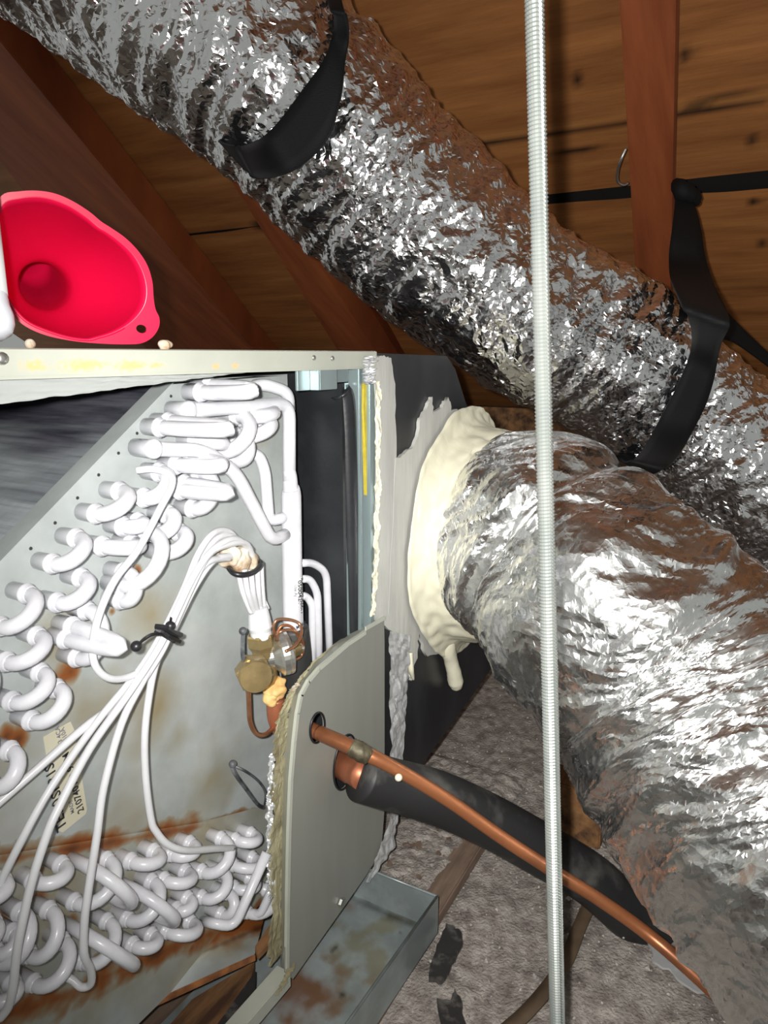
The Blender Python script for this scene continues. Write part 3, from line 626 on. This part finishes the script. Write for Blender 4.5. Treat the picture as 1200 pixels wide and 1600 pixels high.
MB().lathe(cpn, axc, [(-.006, .0155), (-.001, .0155), (.001, .0145), (.0015, .001)], 28).build('cap_face', 'brass', tv, smooth=False)
dc = onY(442, 1020, .014); axd = Vector((.80, -.58, .12)).normalized()
MB().lathe(dc, axd, [(-.022, .009), (-.012, .012), (-.006, .019), (-.004, .022), (.001, .0225), (.002, .0215), (.003, .0225), (.006, .022), (.008, .017), (.010, .006), (.016, .0055), (.022, .003)], 32).build('diaphragm_head', 'silver', tv, smooth=False)
MB().lathe(dc+axd*.004, axd, [(.000, .0145), (.005, .014), (.007, .008), (.014, .006), (.016, .003)], 24).build('brass_boss', 'brass', tv, smooth=True)
def cv(name, L, Ys, r, m_, par): MB().tube([onY(x, y, q) for (x, y), q in zip(L, Ys)], r, 8, sub=6).build(name, m_, par, smooth=True)
cv('capillary_coil', [(446, 1018), (462, 1008), (471, 990), (468, 975), (452, 968), (432, 969), (428, 985), (436, 1000)], [-.004, -.008, -.006, .0, .006, .01, .012, .012], .0016, 'copper_pale', tv)
cv('capillary_coil', [(432, 1000), (437, 988), (452, 984), (466, 990), (474, 1005), (472, 1022), (462, 1030), (450, 1022)], [.01, .004, .0, -.002, .0, .004, .004, .0], .0016, 'copper_pale', tv)
cv('capillary_coil', [(430, 995), (440, 978), (456, 980), (468, 1000), (470, 1018)], [.016, .012, .008, .006, .006], .0014, 'copper_brown', tv)
cv('equaliser_tube', [(388, 1075), (389, 1100), (391, 1128), (400, 1146), (414, 1148), (426, 1138)], [.02, .02, .02, .02, .02, .024], .0024, 'copper_pale', tv)
lump('foam_lump', ((430, 1080), (434, 1068), (426, 1090)), (.010, .008, .008), 'foam_tan', tv, .016, .4, 110)
MB().tube([onY(431, 1092, .022), onY(432, 1120, .022), onY(440, 1140, .024)], .0095, 14).build('copper_stub', 'copper', tv, smooth=True)
# zip ties
def ziptie(L, Ys, r, label, head, tail, m_='black_plastic', grp=None):
    t_ = thing('cable_tie', onY(*L[0], Ys[0]), label, 'cable tie')
    P_ = [onY(x, y, q) for (x, y), q in zip(L, Ys)]
    Q, _ = catmull(P_, [1]*len(P_), 5); m = MB(); fr = frames(Q); v = []
    w = (P_[-1]-P_[0]).cross(Vector((0, 1, 0))).normalized()
    MB().tube(P_, r, 6, sub=5, smooth=True).build('band', m_, t_)
    if head: lump('head', (head,), (.0040,), m_, t_, Ys[0]-.004, .2, 60)
    if tail: MB().tube([onY(x, y, q) for x, y, q in tail], [.0014]*(len(tail)-1)+[.0007], 6).build('tail', m_, t_)
ziptie([(243, 983), (256, 990), (268, 997), (279, 1002)], [.0, -.004, -.002, .006], .0026, 'black cable tie around the white tube bundle with stray loose end', (213, 1010), [(272, 1003, .0), (258, 993, -.004), (240, 991, -.006), (226, 998, -.004), (213, 1010, -.004)])
ziptie([(243, 979), (258, 981), (270, 988), (282, 992)], [.0, -.006, -.004, .006], .0024, 'second black cable tie directly above the first on the tube bundle', (266, 978), [(266, 976, -.004), (267, 965, -.008)])
ziptie([(380, 988), (379, 1010), (380, 1030), (384, 1044)], [.02, .014, .014, .016], .0022, 'dusty grey black cable tie hanging left of the brass valve', (380, 986), None, 'black_dusty')
ziptie([(360, 1192), (368, 1210), (384, 1232), (402, 1256), (412, 1262)], [.058, .05, .05, .055, .06], .0022, 'looped dusty cable tie sticking from the galvanised plate below the valve', (364, 1194), [(364, 1196, .055), (385, 1206, .045), (405, 1222, .045), (415, 1240, .05), (412, 1262, .06)], 'black_dusty')

# rubble under the drip tray: boards and dark void
ub = thing('wooden_blocking', onZ(340, 1580, .01), 'splintered wooden blocking under the rusty drip tray', 'blocking')
def plank(L, z, d, m_, par, nm='board'):
    MB().hexa([onZ(x, y, z) for x, y in L], (0, 0, -d)).build(nm, m_, par, bevel=.001)
plank([(398, 1500), (300, 1560), (230, 1640), (360, 1640), (385, 1560)], .058, .012, 'old_wood', ub)
plank([(400, 1515), (378, 1545), (310, 1640), (345, 1640), (398, 1560)], .064, .012, 'debris', ub, 'rotten_strip')
plank([(424, 1440), (398, 1478), (402, 1492), (426, 1468)], .10, .008, 'old_wood', ub)

# ================================================================== PLENUM
pl = thing('plenum_box', (.9, .1, .1), 'black faced duct board plenum box joined to the right of the cabinet', 'duct box')
fp = [(614, 556), (700, 556), (712, 575), (745, 680), (775, 760), (772, 1040), (665, 1190), (625, 1190), (606, 1180)]
fq = [onY(x, y, .004) for x, y in fp]
m = MB(); m.hexa([Vector((XE, .004, ZT-.002))]+fq[1:7]+[Vector((XE, .004, fq[6].z))], (0, .46, 0)); m.build('box_shell', 'duct_board', pl, bevel=.002)
# grey mastic band over the seam
ms = [(582, 559), (598, 556), (612, 560), (616, 590), (617, 640), (619, 700)]
def jag(L, amp, n=5, seed=0):
    out = []; rnd = random.Random(seed)
    for i in range(len(L)):
        (a_, b_), (c_, d_) = L[i], L[(i+1) % len(L)]
        for k in range(n): t = k/n; out.append((a_+(c_-a_)*t+rnd.uniform(-amp, amp), b_+(d_-b_)*t+rnd.uniform(-amp, amp)))
    return out
o = link('mastic_band', fill([[onY(x, y, -.0005) for x, y in jag([(583, 559), (600, 556), (612, 560), (617, 600), (619, 700), (622, 985), (628, 1020), (618, 990), (584, 968), (586, 800), (590, 700), (586, 600)], 1.0, 6, 1)]], (0, -1, 0), .005, 'mastic_band'), 'mastic_grey', pl); o['label'] = 'light grey brushed mastic band over the seam'
patch = [(616, 720), (636, 706), (652, 690), (658, 655), (668, 632), (676, 618), (676, 648), (690, 636), (700, 622), (706, 640), (724, 640), (728, 662), (742, 680), (752, 700), (752, 960), (712, 1000), (700, 1018), (690, 1022), (668, 1026), (655, 992), (652, 1020), (645, 1064), (641, 1052), (636, 1020), (622, 992), (608, 960)]
o = link('mastic_patch', fill([[onY(x, y, -.001) for x, y in jag(patch, 2.0, 5, 2)]], (0, -1, 0), .0045, 'mastic_patch'), 'mastic_grey', pl); o['label'] = 'smeared cream grey mastic with brushed edges'
# mastic ring round the collar
CX = onY(723, 831, 0.0); RC = .142
def fr_(U, V):
    a_ = 2*math.pi*U; k = V
    n1 = pn(np.stack([np.cos(a_)*2.2, np.sin(a_)*2.2, V*2.0], -1)); n2 = pn(np.stack([np.cos(a_)*9, np.sin(a_)*9, V*4+3], -1))
    k1 = np.clip(k/.6, 0, 1); k2 = np.clip((k-.6)/.4, 0, 1)
    r = RC+.034+(.1520-RC-.034)*(1-(1-k1)**1.6)-.006*k2+.010*n1*(1-k1)+.002*n2; h = .004+.020*k1**1.8+(.030+.014*n1+.010*n2)*k2+.0018*n2
    h = np.where(V < .02, .001, h)
    return np.stack([CX.x+r*np.cos(a_), -.004-h, CX.z+r*np.sin(a_)], -1)
me, P = grid(fr_, 200, 40, 'mastic_ring'); o = link('mastic_ring', me, 'mastic_cream', pl, smooth=True); o['label'] = 'thick cream mastic ring around the duct collar'
o = MB().tube([onY(696, 985, -.004), onY(699, 1010, -.008), onY(704, 1030, -.009), onY(709, 1050, -.010), onY(712, 1064, -.010), onY(713, 1072, -.009), onY(713, 1075, -.008)], [.014, .0115, .0095, .0105, .0115, .0085, .002], 16, sub=5, jit=.05).build('mastic_drip', 'mastic_cream', pl, smooth=True); o['label'] = 'thick cream drip of mastic'
MB().tube([onY(640, 1020, -.004), onY(642, 1045, -.006), onY(646, 1062, -.004)], [.004, .004, .0015], 8).build('mastic_drip', 'mastic_cream', pl, smooth=True)

# ================================================================== FLEXIBLE FOIL DUCTS
def foil_duct(name, path, radii, m_, nu, nv, seed, amp, along, around, spiral, label, parent=None, bulge=.004, pitch=.05, tucks=(), fine=.35):
    path, radii = catmull([Vector(p) for p in path], list(radii), 24)
    Lc = [0.0]
    for i in range(1, len(path)): Lc.append(Lc[-1]+(path[i]-path[i-1]).length)
    Lc = np.array(Lc); Pp = np.array([tuple(p) for p in path]); fr = frames([Vector(p) for p in path])
    N_ = np.array([tuple(f[1]) for f in fr]); B_ = np.array([tuple(f[2]) for f in fr]); rad = np.array(radii)
    S = np.linspace(0, Lc[-1], nv)
    ip = lambda A: np.stack([np.interp(S, Lc, A[:, k]) for k in range(3)], 1)
    c = ip(Pp); n = ip(N_); b = ip(B_); r = np.interp(S, Lc, rad)
    rs_ = np.random.RandomState(seed)
    jt = rs_.uniform(-.42, .42, (nv, nu)); js = rs_.uniform(-.42, .42, (nv, nu)); js[0] = js[-1] = 0
    th = (np.arange(nu)[None, :]+jt+.5*(np.arange(nv)[:, None] % 2))*2*math.pi/nu
    s = S[:, None]+js*(S[1]-S[0])
    ci = np.stack([np.interp(s, S, c[:, k]) for k in range(3)], -1); ni = np.stack([np.interp(s, S, n[:, k]) for k in range(3)], -1); bi = np.stack([np.interp(s, S, b[:, k]) for k in range(3)], -1); ri = np.interp(s, S, r)
    # crumple field in cylinder coordinates, streaks run round the duct with a little spiral
    ss = s+spiral*np.sin(th+seed)+.02*pn(np.stack([np.cos(th)*2, np.sin(th)*2, s*8+seed], -1))
    def F(ka, kr, off): return pn(np.stack([np.cos(th)*kr+off, np.sin(th)*kr, ss*ka+off], -1))
    d = -np.abs(F(along, around, 1.7))*amp-np.abs(F(along*2.2, around*2.4, 5.1))*amp*.42-np.abs(pn(ci*42+3.3))*amp*.5-np.abs(F(along*4.6, around*5.5, 9.7))*amp*fine
    d += .010*F(5, 1.6, 20.)+bulge*np.cos(2*math.pi*s/pitch+th*.15)*.5
    for (s_, w_, dd) in tucks: d -= dd*np.exp(-((s-s_)/w_)**2)
    rr_ = ri+d+amp*.4
    V = ci+ni*(rr_*np.cos(th))[..., None]+bi*(rr_*np.sin(th))[..., None]
    V = V.reshape(-1, 3); V[:, 2] = np.maximum(V[:, 2], .003)
    f = []
    i = np.arange(nv-1)[:, None]; k = np.arange(nu)[None, :]; k1 = (k+1) % nu
    a0 = i*nu+k; a1 = i*nu+k1; b0 = a0+nu; b1 = a1+nu; odd = (i % 2 == 1)
    # triangles alternate so that facets stay irregular
    rnd = rs_.rand(nv-1, nu) < .5
    T1 = np.where(rnd[..., None], np.stack([a0, a1, b1], -1), np.stack([a0, a1, b0], -1)).reshape(-1, 3)
    T2 = np.where(rnd[..., None], np.stack([a0, b1, b0], -1), np.stack([a1, b1, b0], -1)).reshape(-1, 3)
    T = np.concatenate([T1, T2]); me = bpy.data.meshes.new(name); me.from_pydata(V.tolist(), [], T.tolist()); me.update()
    o = link(name, me, m_, parent, None if parent else path[0]); 
    if not parent: tag(o, label, 'duct')
    return o, (path, fr, Lc, radii)
up_path = [dep(20, -190, .98), dep(170, -90, .98), dep(330, 40, .99), dep(470, 165, 1.01), dep(585, 290, 1.05), dep(708, 400, 1.08), dep(822, 485, 1.11), dep(935, 550, 1.14), dep(1050, 632, 1.17), dep(1145, 735, 1.19), dep(1230, 820, 1.21), dep(1330, 960, 1.24)]
ud = foil_duct('flexible_duct', up_path, [.152, .152, .150, .136, .134, .130, .127, .125, .114, .128, .135, .14], 'foil', 280, 450, 3, .0100, 26, 1.9, .05,
    'upper silver foil flexible duct hanging in two black straps under the roof', tucks=((.36, .03, .004),), fine=.2)
lo_path = [CX+Vector((0, .0, 0)), CX+Vector((0, -.035, 0)), dep(830, 846, .98), dep(888, 884, .935), dep(950, 955, .885), dep(1042, 1040, .86), dep(1112, 1140, .82), dep(1205, 1262, .76), dep(1322, 1395, .70), dep(1450, 1535, .66)]
ld = foil_duct('flexible_duct', lo_path, [.124, .131, .146, .145, .156, .163, .164, .162, .160, .160], 'foil_streak', 280, 370, 8, .0095, 28, 1.2, .07,
    'lower silver foil flexible duct curving from the mastic collar down to the floor', tucks=((.165, .014, .014), (.36, .025, .008)), fine=.2, bulge=.005)

# black hanging straps: bands that follow the skin of the duct
from mathutils.bvhtree import BVHTree
def skin(o):
    me = o.data; return BVHTree.FromPolygons([o.location+v.co for v in me.vertices], [tuple(p.vertices) for p in me.polygons])
tree = skin(ud[0])
def band(name, A, B, parent=None, label=None, lift=.010, sub=8, across=5):
    """A, B: (photo x, photo y, fallback depth) along the two edges"""
    Aq, _ = catmull([Vector(p) for p in A], [1]*len(A), sub); Bq, _ = catmull([Vector(p) for p in B], [1]*len(B), sub)
    n = len(Aq); D = np.zeros((n, across)); X = []
    for i in range(n):
        row = []
        for j in range(across):
            q = Aq[i].lerp(Bq[i], j/(across-1)); r_ = ray(q.x, q.y); h = tree.ray_cast(CAM, r_.normalized(), 3)
            hit = h[0] is not None; t = (h[3]/r_.length-lift) if hit else q.z
            if q.z < 0: t = -q.z
            D[i, j] = min(t, abs(q.z)) if hit and q.z > 0 and False else t; row.append((q.x, q.y))
        X.append(row)
    K = np.ones(5)/5
    for _ in range(9):
        Dp = np.pad(D, ((2, 2), (0, 0)), 'edge'); D = sum(Dp[k:k+n] for k in range(5))/5
        Dq = np.pad(D, ((0, 0), (1, 1)), 'edge'); D = (Dq[:, :-2]+Dq[:, 1:-1]+Dq[:, 2:])/3
    v = [dep(X[i][j][0], X[i][j][1], D[i, j]) for i in range(n) for j in range(across)]
    f = [(across*i+j, across*i+j+1, across*(i+1)+j+1, across*(i+1)+j) for i in range(n-1) for j in range(across-1)]
    me = bpy.data.meshes.new(name); me.from_pydata([tuple(q) for q in v], [], f); me.update()
    o = link(name, me, 'black_strap', parent, None if parent else v[0], True)
    if label: tag(o, label, 'strap')
    md = o.modifiers.new('thick', 'SOLIDIFY'); md.thickness = .003
    return o
b1_ = band('hanging_strap', [(330, 190, -1.06), (344, 224, -1.02), (386, 226, .96), (426, 200, .91), (474, 138, .88), (505, 94, .88), (518, 58, .89), (522, 30, .91), (512, 0, -.90), (505, -60, -.98), (498, -130, -1.1)],
     [(345, 215, -1.07), (372, 256, -1.03), (408, 278, .98), (465, 262, .92), (510, 216, .89), (532, 153, .88), (539, 100, .89), (543, 40, .91), (534, 0, -.90), (524, -60, -.98), (515, -130, -1.1)],
     None, 'black fabric strap looped under the upper duct near the top left', .024)
b2_ = band('hanging_strap', [(955, 705, -1.20), (975, 724, -1.13), (1000, 707, 1.05), (1039, 641, 1.04), (1068, 582, 1.05), (1081, 532, 1.08), (1073, 490, 1.12), (1050, 438, -1.14), (1046, 400, -1.17), (1052, 350, -1.21), (1056, 312, -1.25), (1056, 286, -1.28)],
     [(985, 730, -1.22), (1016, 742, -1.15), (1056, 716, 1.08), (1096, 648, 1.06), (1115, 596, 1.06), (1124, 545, 1.09), (1140, 500, -1.14), (1116, 445, -1.16), (1102, 400, -1.19), (1096, 360, -1.22), (1086, 322, -1.25), (1068, 290, -1.28)],
     None, 'wide black fabric strap around the upper duct at right, tied up beside the rafter', .014)
MB().tube([dep(1056, 286, 1.27), dep(1066, 298, 1.25), dep(1082, 308, 1.26), dep(1089, 318, 1.28)], [.008, .017, .014, .005], 10, jit=.15).build('strap_knot', 'black_strap', b2_, smooth=True)
band('strap_tail', [(1128, 478, -1.17), (1158, 510, -1.22), (1210, 560, -1.32)], [(1120, 530, -1.16), (1150, 536, -1.21), (1212, 580, -1.32)], b2_)

# ================================================================== THREADED ROD
ra, rb = dep(835, 0, .452), dep(871, 1600, .598)
dv = (rb-ra).normalized(); top = ra-dv*((1.62-ra.z)/-dv.z if False else (1.58-ra.z)/abs(dv.z)); bot = rb+dv*((rb.z-.002)/abs(dv.z))
Lr = (bot-top).length; nr = int(Lr/.00125); m = MB(); seg = 18
n_ = dv.orthogonal().normalized(); b_ = dv.cross(n_); v = []
for i in range(nr+1):
    c_ = top+dv*(Lr*i/nr)
    for k in range(seg):
        a_ = 2*math.pi*k/seg; ph = i*.5-k/seg; rr_ = .00575+.00042*(1 if (i % 2) else -1); v.append(c_+n_*(rr_*math.cos(a_))+b_*(rr_*math.sin(a_))+dv*(.0025*k/seg))
m.add(v, [(i*seg+k, i*seg+(k+1) % seg, (i+1)*seg+(k+1) % seg, (i+1)*seg+k) for i in range(nr) for k in range(seg)])
o = m.build('threaded_rod', 'zinc_rod', at=bot); tag(o, 'long zinc plated threaded rod standing upright in front of both ducts', 'rod')

# ================================================================== REFRIGERANT LINES
cl_ = thing('liquid_line', onY(496, 1145, YP), 'thin bare copper liquid line leaving the small panel hole and running over the foam pipe', 'pipe')
cpth = [(onY(480, 1135, .02)), onY(498, 1145, YP), dep(560, 1172, .735), dep(620, 1202, .738), dep(700, 1250, .755), dep(780, 1306, .77), dep(860, 1358, .775), dep(940, 1408, .78), dep(1010, 1458, .775), dep(1080, 1518, .745), dep(1165, 1598, .70), dep(1230, 1665, .665)]
MB().tube(cpth, [.0076, .0076, .0076, .0070, .0070, .007, .007, .007, .007, .007, .007, .007], 16, sub=6).build('copper_tube', 'copper_brown', cl_, smooth=True)
MB().tube([cpth[1], cpth[1].lerp(cpth[2], .5), cpth[2]], [.0079]*3, 16).build('tube_stub', 'copper', cl_, smooth=True)
MB().tube([dep(548, 1166, .733), dep(562, 1174, .732), dep(576, 1182, .733)], [.0088, .0098, .0088], 14, jit=.10).build('solder_joint', 'solder', cl_, smooth=True)
sl_ = thing('insulated_suction_line', onY(545, 1200, 0), 'thick black foam insulated suction pipe leaving the large panel hole', 'pipe')
MB().tube([onY(522, 1184, .03), onY(540, 1196, YP), dep(572, 1214, .778)], .0165, 20).build('copper_tube', 'copper', sl_, smooth=True)
ipth = [dep(563, 1212, .775), dep(612, 1226, .795), dep(680, 1245, .82), dep(760, 1280, .86), dep(840, 1324, .89), dep(920, 1372, .91), dep(985, 1430, .93), dep(1050, 1490, .94), dep(1120, 1560, .95)]
MB().tube(ipth, [.0265, .0275, .029, .0300, .031, .031, .031, .031, .031], 28, sub=8).build('foam_sleeve', 'pipe_foam', sl_, smooth=True)
o = lump('paint_drop', ((623, 1216),), (.0035,), 'mastic_cream', sl_, -.02, .2, 90); o.location += (dep(623, 1215, .728)-onY(623, 1216, -.02))

# ================================================================== SECONDARY DRAIN PAN
pn_ = thing('drain_pan', (.45, -.04, .022), 'shallow galvanised secondary drain pan with dirt under the cabinet', 'pan')
Z0, Z1_ = .026, .072; x1, y0, y1 = .692, -.090, .10
def fb(U, V):
    X = -.1+(x1+.1)*U; Y = y0+(y1-y0)*V; return np.stack([X, Y, Z0+.0008*pn(np.stack([X*12, Y*12, 0*X], -1))], -1)
me, P = grid(fb, 220, 80, 'pan_floor'); nz = fbm(P*26, 4)
dj = .9-np.abs(P[:, 0]-x1+.006)/.012+nz*.6
for (qx, qy, w) in ((535, 1555, .004), (578, 1563, .003), (525, 1480, .003), (520, 1485, .003), (625, 1458, .002)): q = onZ(qx, qy, Z0); dj = np.maximum(dj, 1.4-np.hypot(P[:, 0]-q.x, P[:, 1]-q.y)/w)
set_attr(me, 'dark', np.clip(dj*.7, 0, .8)); 
q = onZ(455, 1550, Z0); rs = 1.1-np.hypot(P[:, 0]-q.x, (P[:, 1]-q.y)*.8)/.05+nz*.9; q = onZ(545, 1415, Z0); rs = np.maximum(rs, 1-np.hypot(P[:, 0]-q.x, P[:, 1]-q.y)/.015+nz*.5); set_attr(me, 'rust', np.clip(rs*.8, 0, .8)); set_attr(me, 'tan', np.clip(nz*1.3-.1, 0, .6))
link('pan_floor', me, 'pan_metal', pn_)
m = MB(); m.box((-.1, y0-.0012, Z0-.004), (x1, y0, Z1_)); m.build('pan_side', 'pan_metal', pn_)
m = MB(); m.box((x1, y0-.0012, Z0-.004), (x1+.0012, y1, Z1_)); m.build('pan_end', 'pan_metal', pn_)
m = MB(); m.tube([(x1, y0, Z1_), (x1, y1, Z1_)], .0016, 8, smooth=False); m.tube([(-.1, y0, Z1_), (x1, y0, Z1_)], .0016, 8, smooth=False); m.build('rolled_rim', 'pan_metal', pn_, smooth=True)

# platform boards
plat = thing('platform_board', (.5, 0, .0), 'worn brown platform board covered in grit beneath the drain pan', 'board')
MB().hexa([(-.2, -.112, .018), (.95, -.070, .018), (.99, .25, .018), (-.2, .25, .018)], (0, 0, -.017)).build('board', 'board_brown', plat, bevel=.002)
def fgr(U, V):
    X = .66+.42*U; Y = -.07+.5*V; Z = .0215+.0035*fbm(np.stack([X*60, Y*60, 0*X], -1), 3)-.002; E = np.minimum(np.minimum(U, 1-U), np.minimum(V, 1-V)); return np.stack([X, Y+.008*pn(np.stack([X*30, 0*X, 0*X], -1)), Z-np.clip(.06-E, 0, 1)*.2], -1)
me, P = grid(fgr, 140, 140, 'grit_layer'); set_attr(me, 'pale', (pn(P*70) > .3)*.6); set_attr(me, 'dark', np.clip(fbm(P*7, 3)-.1, 0, .8)); o = link('grit_layer', me, 'grit', plat, smooth=True); o['kind'] = 'stuff'; o['label'] = 'layer of grey grit on the board'
# dark wooden block behind the rod
bk = MB(); q0 = onZ(905, 1300, .02); bk.box((q0.x, q0.y-.03, 0), (q0.x+.05, q0.y+.05, .09)); o = bk.build('wood_block', 'old_wood', at=q0, bevel=.002); tag(o, 'short reddish wooden block on the floor between the ducts and foam pipe', 'block')

# ================================================================== DEBRIS
def sheet(name, L, z, label, cat, m_='debris', th=.004, seed=0, amp=2):
    P_ = [onZ(x, y, z) for x, y in jag(L, amp, 4, seed)]; me = fill([P_], (0, 0, 1), th, name); o = link(name, me, m_, None, P_[0]); tag(o, label, cat); return o
sheet('tape_scrap', [(698, 1442), (718, 1452), (722, 1472), (706, 1505), (690, 1532), (668, 1530), (674, 1500), (684, 1470)], .030, 'torn black tape scrap lying beside the drain pan edge', 'scrap', seed=3)
sheet('tape_scrap', [(682, 1558), (702, 1562), (712, 1545), (722, 1570), (728, 1610), (692, 1610)], .022, 'torn black scrap at the bottom edge of the picture', 'scrap', seed=5)
sheet('foil_scrap', [(1010, 1468), (1030, 1478), (1060, 1500), (1095, 1530), (1110, 1552), (1085, 1548), (1050, 1520), (1022, 1500)], .012, 'crinkled silver foil scrap under the copper line', 'scrap', 'foil_tape', .003, 7, 3)
sp_ = [onZ(x, y, .012) for x, y in ((925, 1405), (905, 1450), (885, 1500), (855, 1545), (820, 1585), (780, 1620))]
v = []
for i, p in enumerate(sp_): v += [p+Vector((-.004, .010, 0)), p+Vector((.004, -.010, 0))]
me = bpy.data.meshes.new('loose_strap'); 
Q, _ = catmull(sp_, [1]*len(sp_), 6); v = []
for i, p in enumerate(Q):
    t_ = (Q[min(i+1, len(Q)-1)]-Q[max(i-1, 0)]).normalized(); w_ = Vector((-t_.y, t_.x, 0))*.008; v += [p-w_, p+w_]
me.from_pydata([tuple(p) for p in v], [], [(2*i, 2*i+1, 2*i+3, 2*i+2) for i in range(len(Q)-1)]); me.update()
o = link('loose_strap', me, 'strap_tan', None, sp_[0], True); o.modifiers.new('t', 'SOLIDIFY').thickness = .002; tag(o, 'flat brown strap curving across the grit floor behind the rod', 'strap')
o = lump('crumb', ((256, 541), (262, 539)), (.005, .004), 'putty', None, .02, .4, 120, at=onY(256, 541, .02)); tag(o, 'small crumb of plaster on the cabinet top right of the funnel', 'crumb')
o = lump('crumb', ((48, 539),), (.0035,), 'putty', None, .03, .4, 120, at=onY(48, 539, .03)); tag(o, 'tiny pale crumb on the cabinet top under the funnel rim', 'crumb')

# ================================================================== FUNNEL
fn = thing('funnel', onZ(130, 536, ZT) if False else Vector((onY(120, 530, .06).x, .07, ZT)), 'bright red silicone funnel lying on its side on the cabinet top', 'funnel')
F0 = dep(118, 420, .565); fnn = (CAM-F0).normalized()+RGT*.18-UPV*.02; fnn.normalize()
rim = [(-14, 345), (2, 306), (30, 299), (60, 298), (88, 303), (115, 315), (140, 331), (158, 346), (172, 355), (195, 371), (215, 391), (230, 414), (238, 440), (240, 465), (243, 483), (249, 497), (248, 512), (238, 527), (222, 536), (200, 538), (160, 537), (115, 533), (72, 524), (40, 510), (20, 492), (2, 466), (-14, 430), (-20, 390)]
rin = [(-6, 345), (6, 317), (32, 309), (60, 307), (86, 312), (112, 323), (136, 339), (155, 355), (170, 364), (190, 379), (209, 398), (222, 420), (229, 442), (230, 462), (226, 478), (217, 492), (205, 504), (190, 514), (172, 522), (155, 527), (138, 531), (110, 528), (76, 518), (46, 505), (26, 487), (10, 463), (-5, 430), (-12, 390)]
def sm(L):
    P_ = [Vector((x, y, 0)) for x, y in L]; n = len(P_); out = []
    for i in range(n):
        a, b, c, d = P_[i-1], P_[i], P_[(i+1) % n], P_[(i+2) % n]
        for k in range(5):
            t = k/5; q = .5*((2*b)+(c-a)*t+(2*a-5*b+4*c-d)*t*t+(3*b-a-3*c+d)*t**3); out.append((q.x, q.y))
    return out
RM, RI = sm(rim), sm(rin)
me = fill([[onP(x, y, F0, fnn) for x, y in RM], [onP(x, y, F0, fnn) for x, y in RI], [onP(x, y, F0, fnn) for x, y in ell(221, 514, 8.5, 6.5, 20, 20)]], fnn, .003, 'flange')
link('flange', me, 'red_silicone', fn)
nR = len(RI); v = []; back = -fnn
cen = onP(60, 452, F0, fnn)+back*.0; ax1 = (back*1.0+RGT*-.10+UPV*-.05).normalized()
Rin = [onP(x, y, F0, fnn) for x, y in RI]; e1 = RGT-fnn*RGT.dot(fnn); e1.normalize(); e2 = fnn.cross(e1)
cc = sum(Rin, Vector())/nR
prof = [(0, 1.0), (.010, .985), (.03, .90), (.05, .78), (.066, .62), (.076, .5), (.082, .43), (.086, .40), (.10, .38), (.125, .36), (.16, .34), (.20, .30), (.202, .02)]
for j, (h, s) in enumerate(prof):
    k = min(1, h/.09); off = (-RGT*.016-UPV*.012)*k+(UPV*.05)*max(0, h-.10)*4
    for i, p in enumerate(Rin):
        d = p-cc; a_ = math.atan2(d.dot(e2), d.dot(e1)); circ = (e1*math.cos(a_)+e2*math.sin(a_))*.054
        q = d*(1-k)+circ*k if True else d
        v.append(cc+q*s+back*h+off*1.0)
f = [(j*nR+i, j*nR+(i+1) % nR, (j+1)*nR+(i+1) % nR, (j+1)*nR+i) for j in range(len(prof)-1) for i in range(nR)]
me = bpy.data.meshes.new('cone'); me.from_pydata([tuple(q) for q in v], [], f); me.update()
o = link('cone', me, 'red_silicone', fn, smooth=True); md = o.modifiers.new('t', 'SOLIDIFY'); md.thickness = .0022; md.offset = 0

# ================================================================== BOTTLE
bb = dep(-26, 528, .455); bt = dep(-62, 200, .46); bax = (bt-bb).normalized(); bb = Vector((bb.x, bb.y, bb.z))
bot_ = thing('bottle', Vector((bb.x, bb.y, ZT)), 'white plastic bottle with printed label cut off by the left edge of the picture', 'bottle')
Lb = (bt-bb).length
MB().lathe(bb, bax, [(-.001, .006), (.000, .012), (.003, .0165), (.008, .0185), (.014, .0185), (.020, .0168), (.028, .0160), (.06, .0160), (.095, .016), (.105, .014), (.112, .008), (.125, .007)], 32).build('body', 'bottle_white', bot_, smooth=True)
me = MB().lathe(bb, bax, [(.027, .0163), (.092, .0163)], 32).build('printed_label', 'label_white', bot_, smooth=True)
side = RGT*.80-FWD*.60; side = (side-bax*side.dot(bax)).normalized()
for (s, h, sz, an) in (('||||| ||||', .060, .006, 0), ('NET WT 4 FL', .048, .004, 22)):
    sd = Matrix.Rotation(math.radians(-an), 3, bax) @ side
    text('printed_text', s, sz, bb+bax*h+sd*.0166, bax, sd.cross(bax), 'ink_grey', bot_)
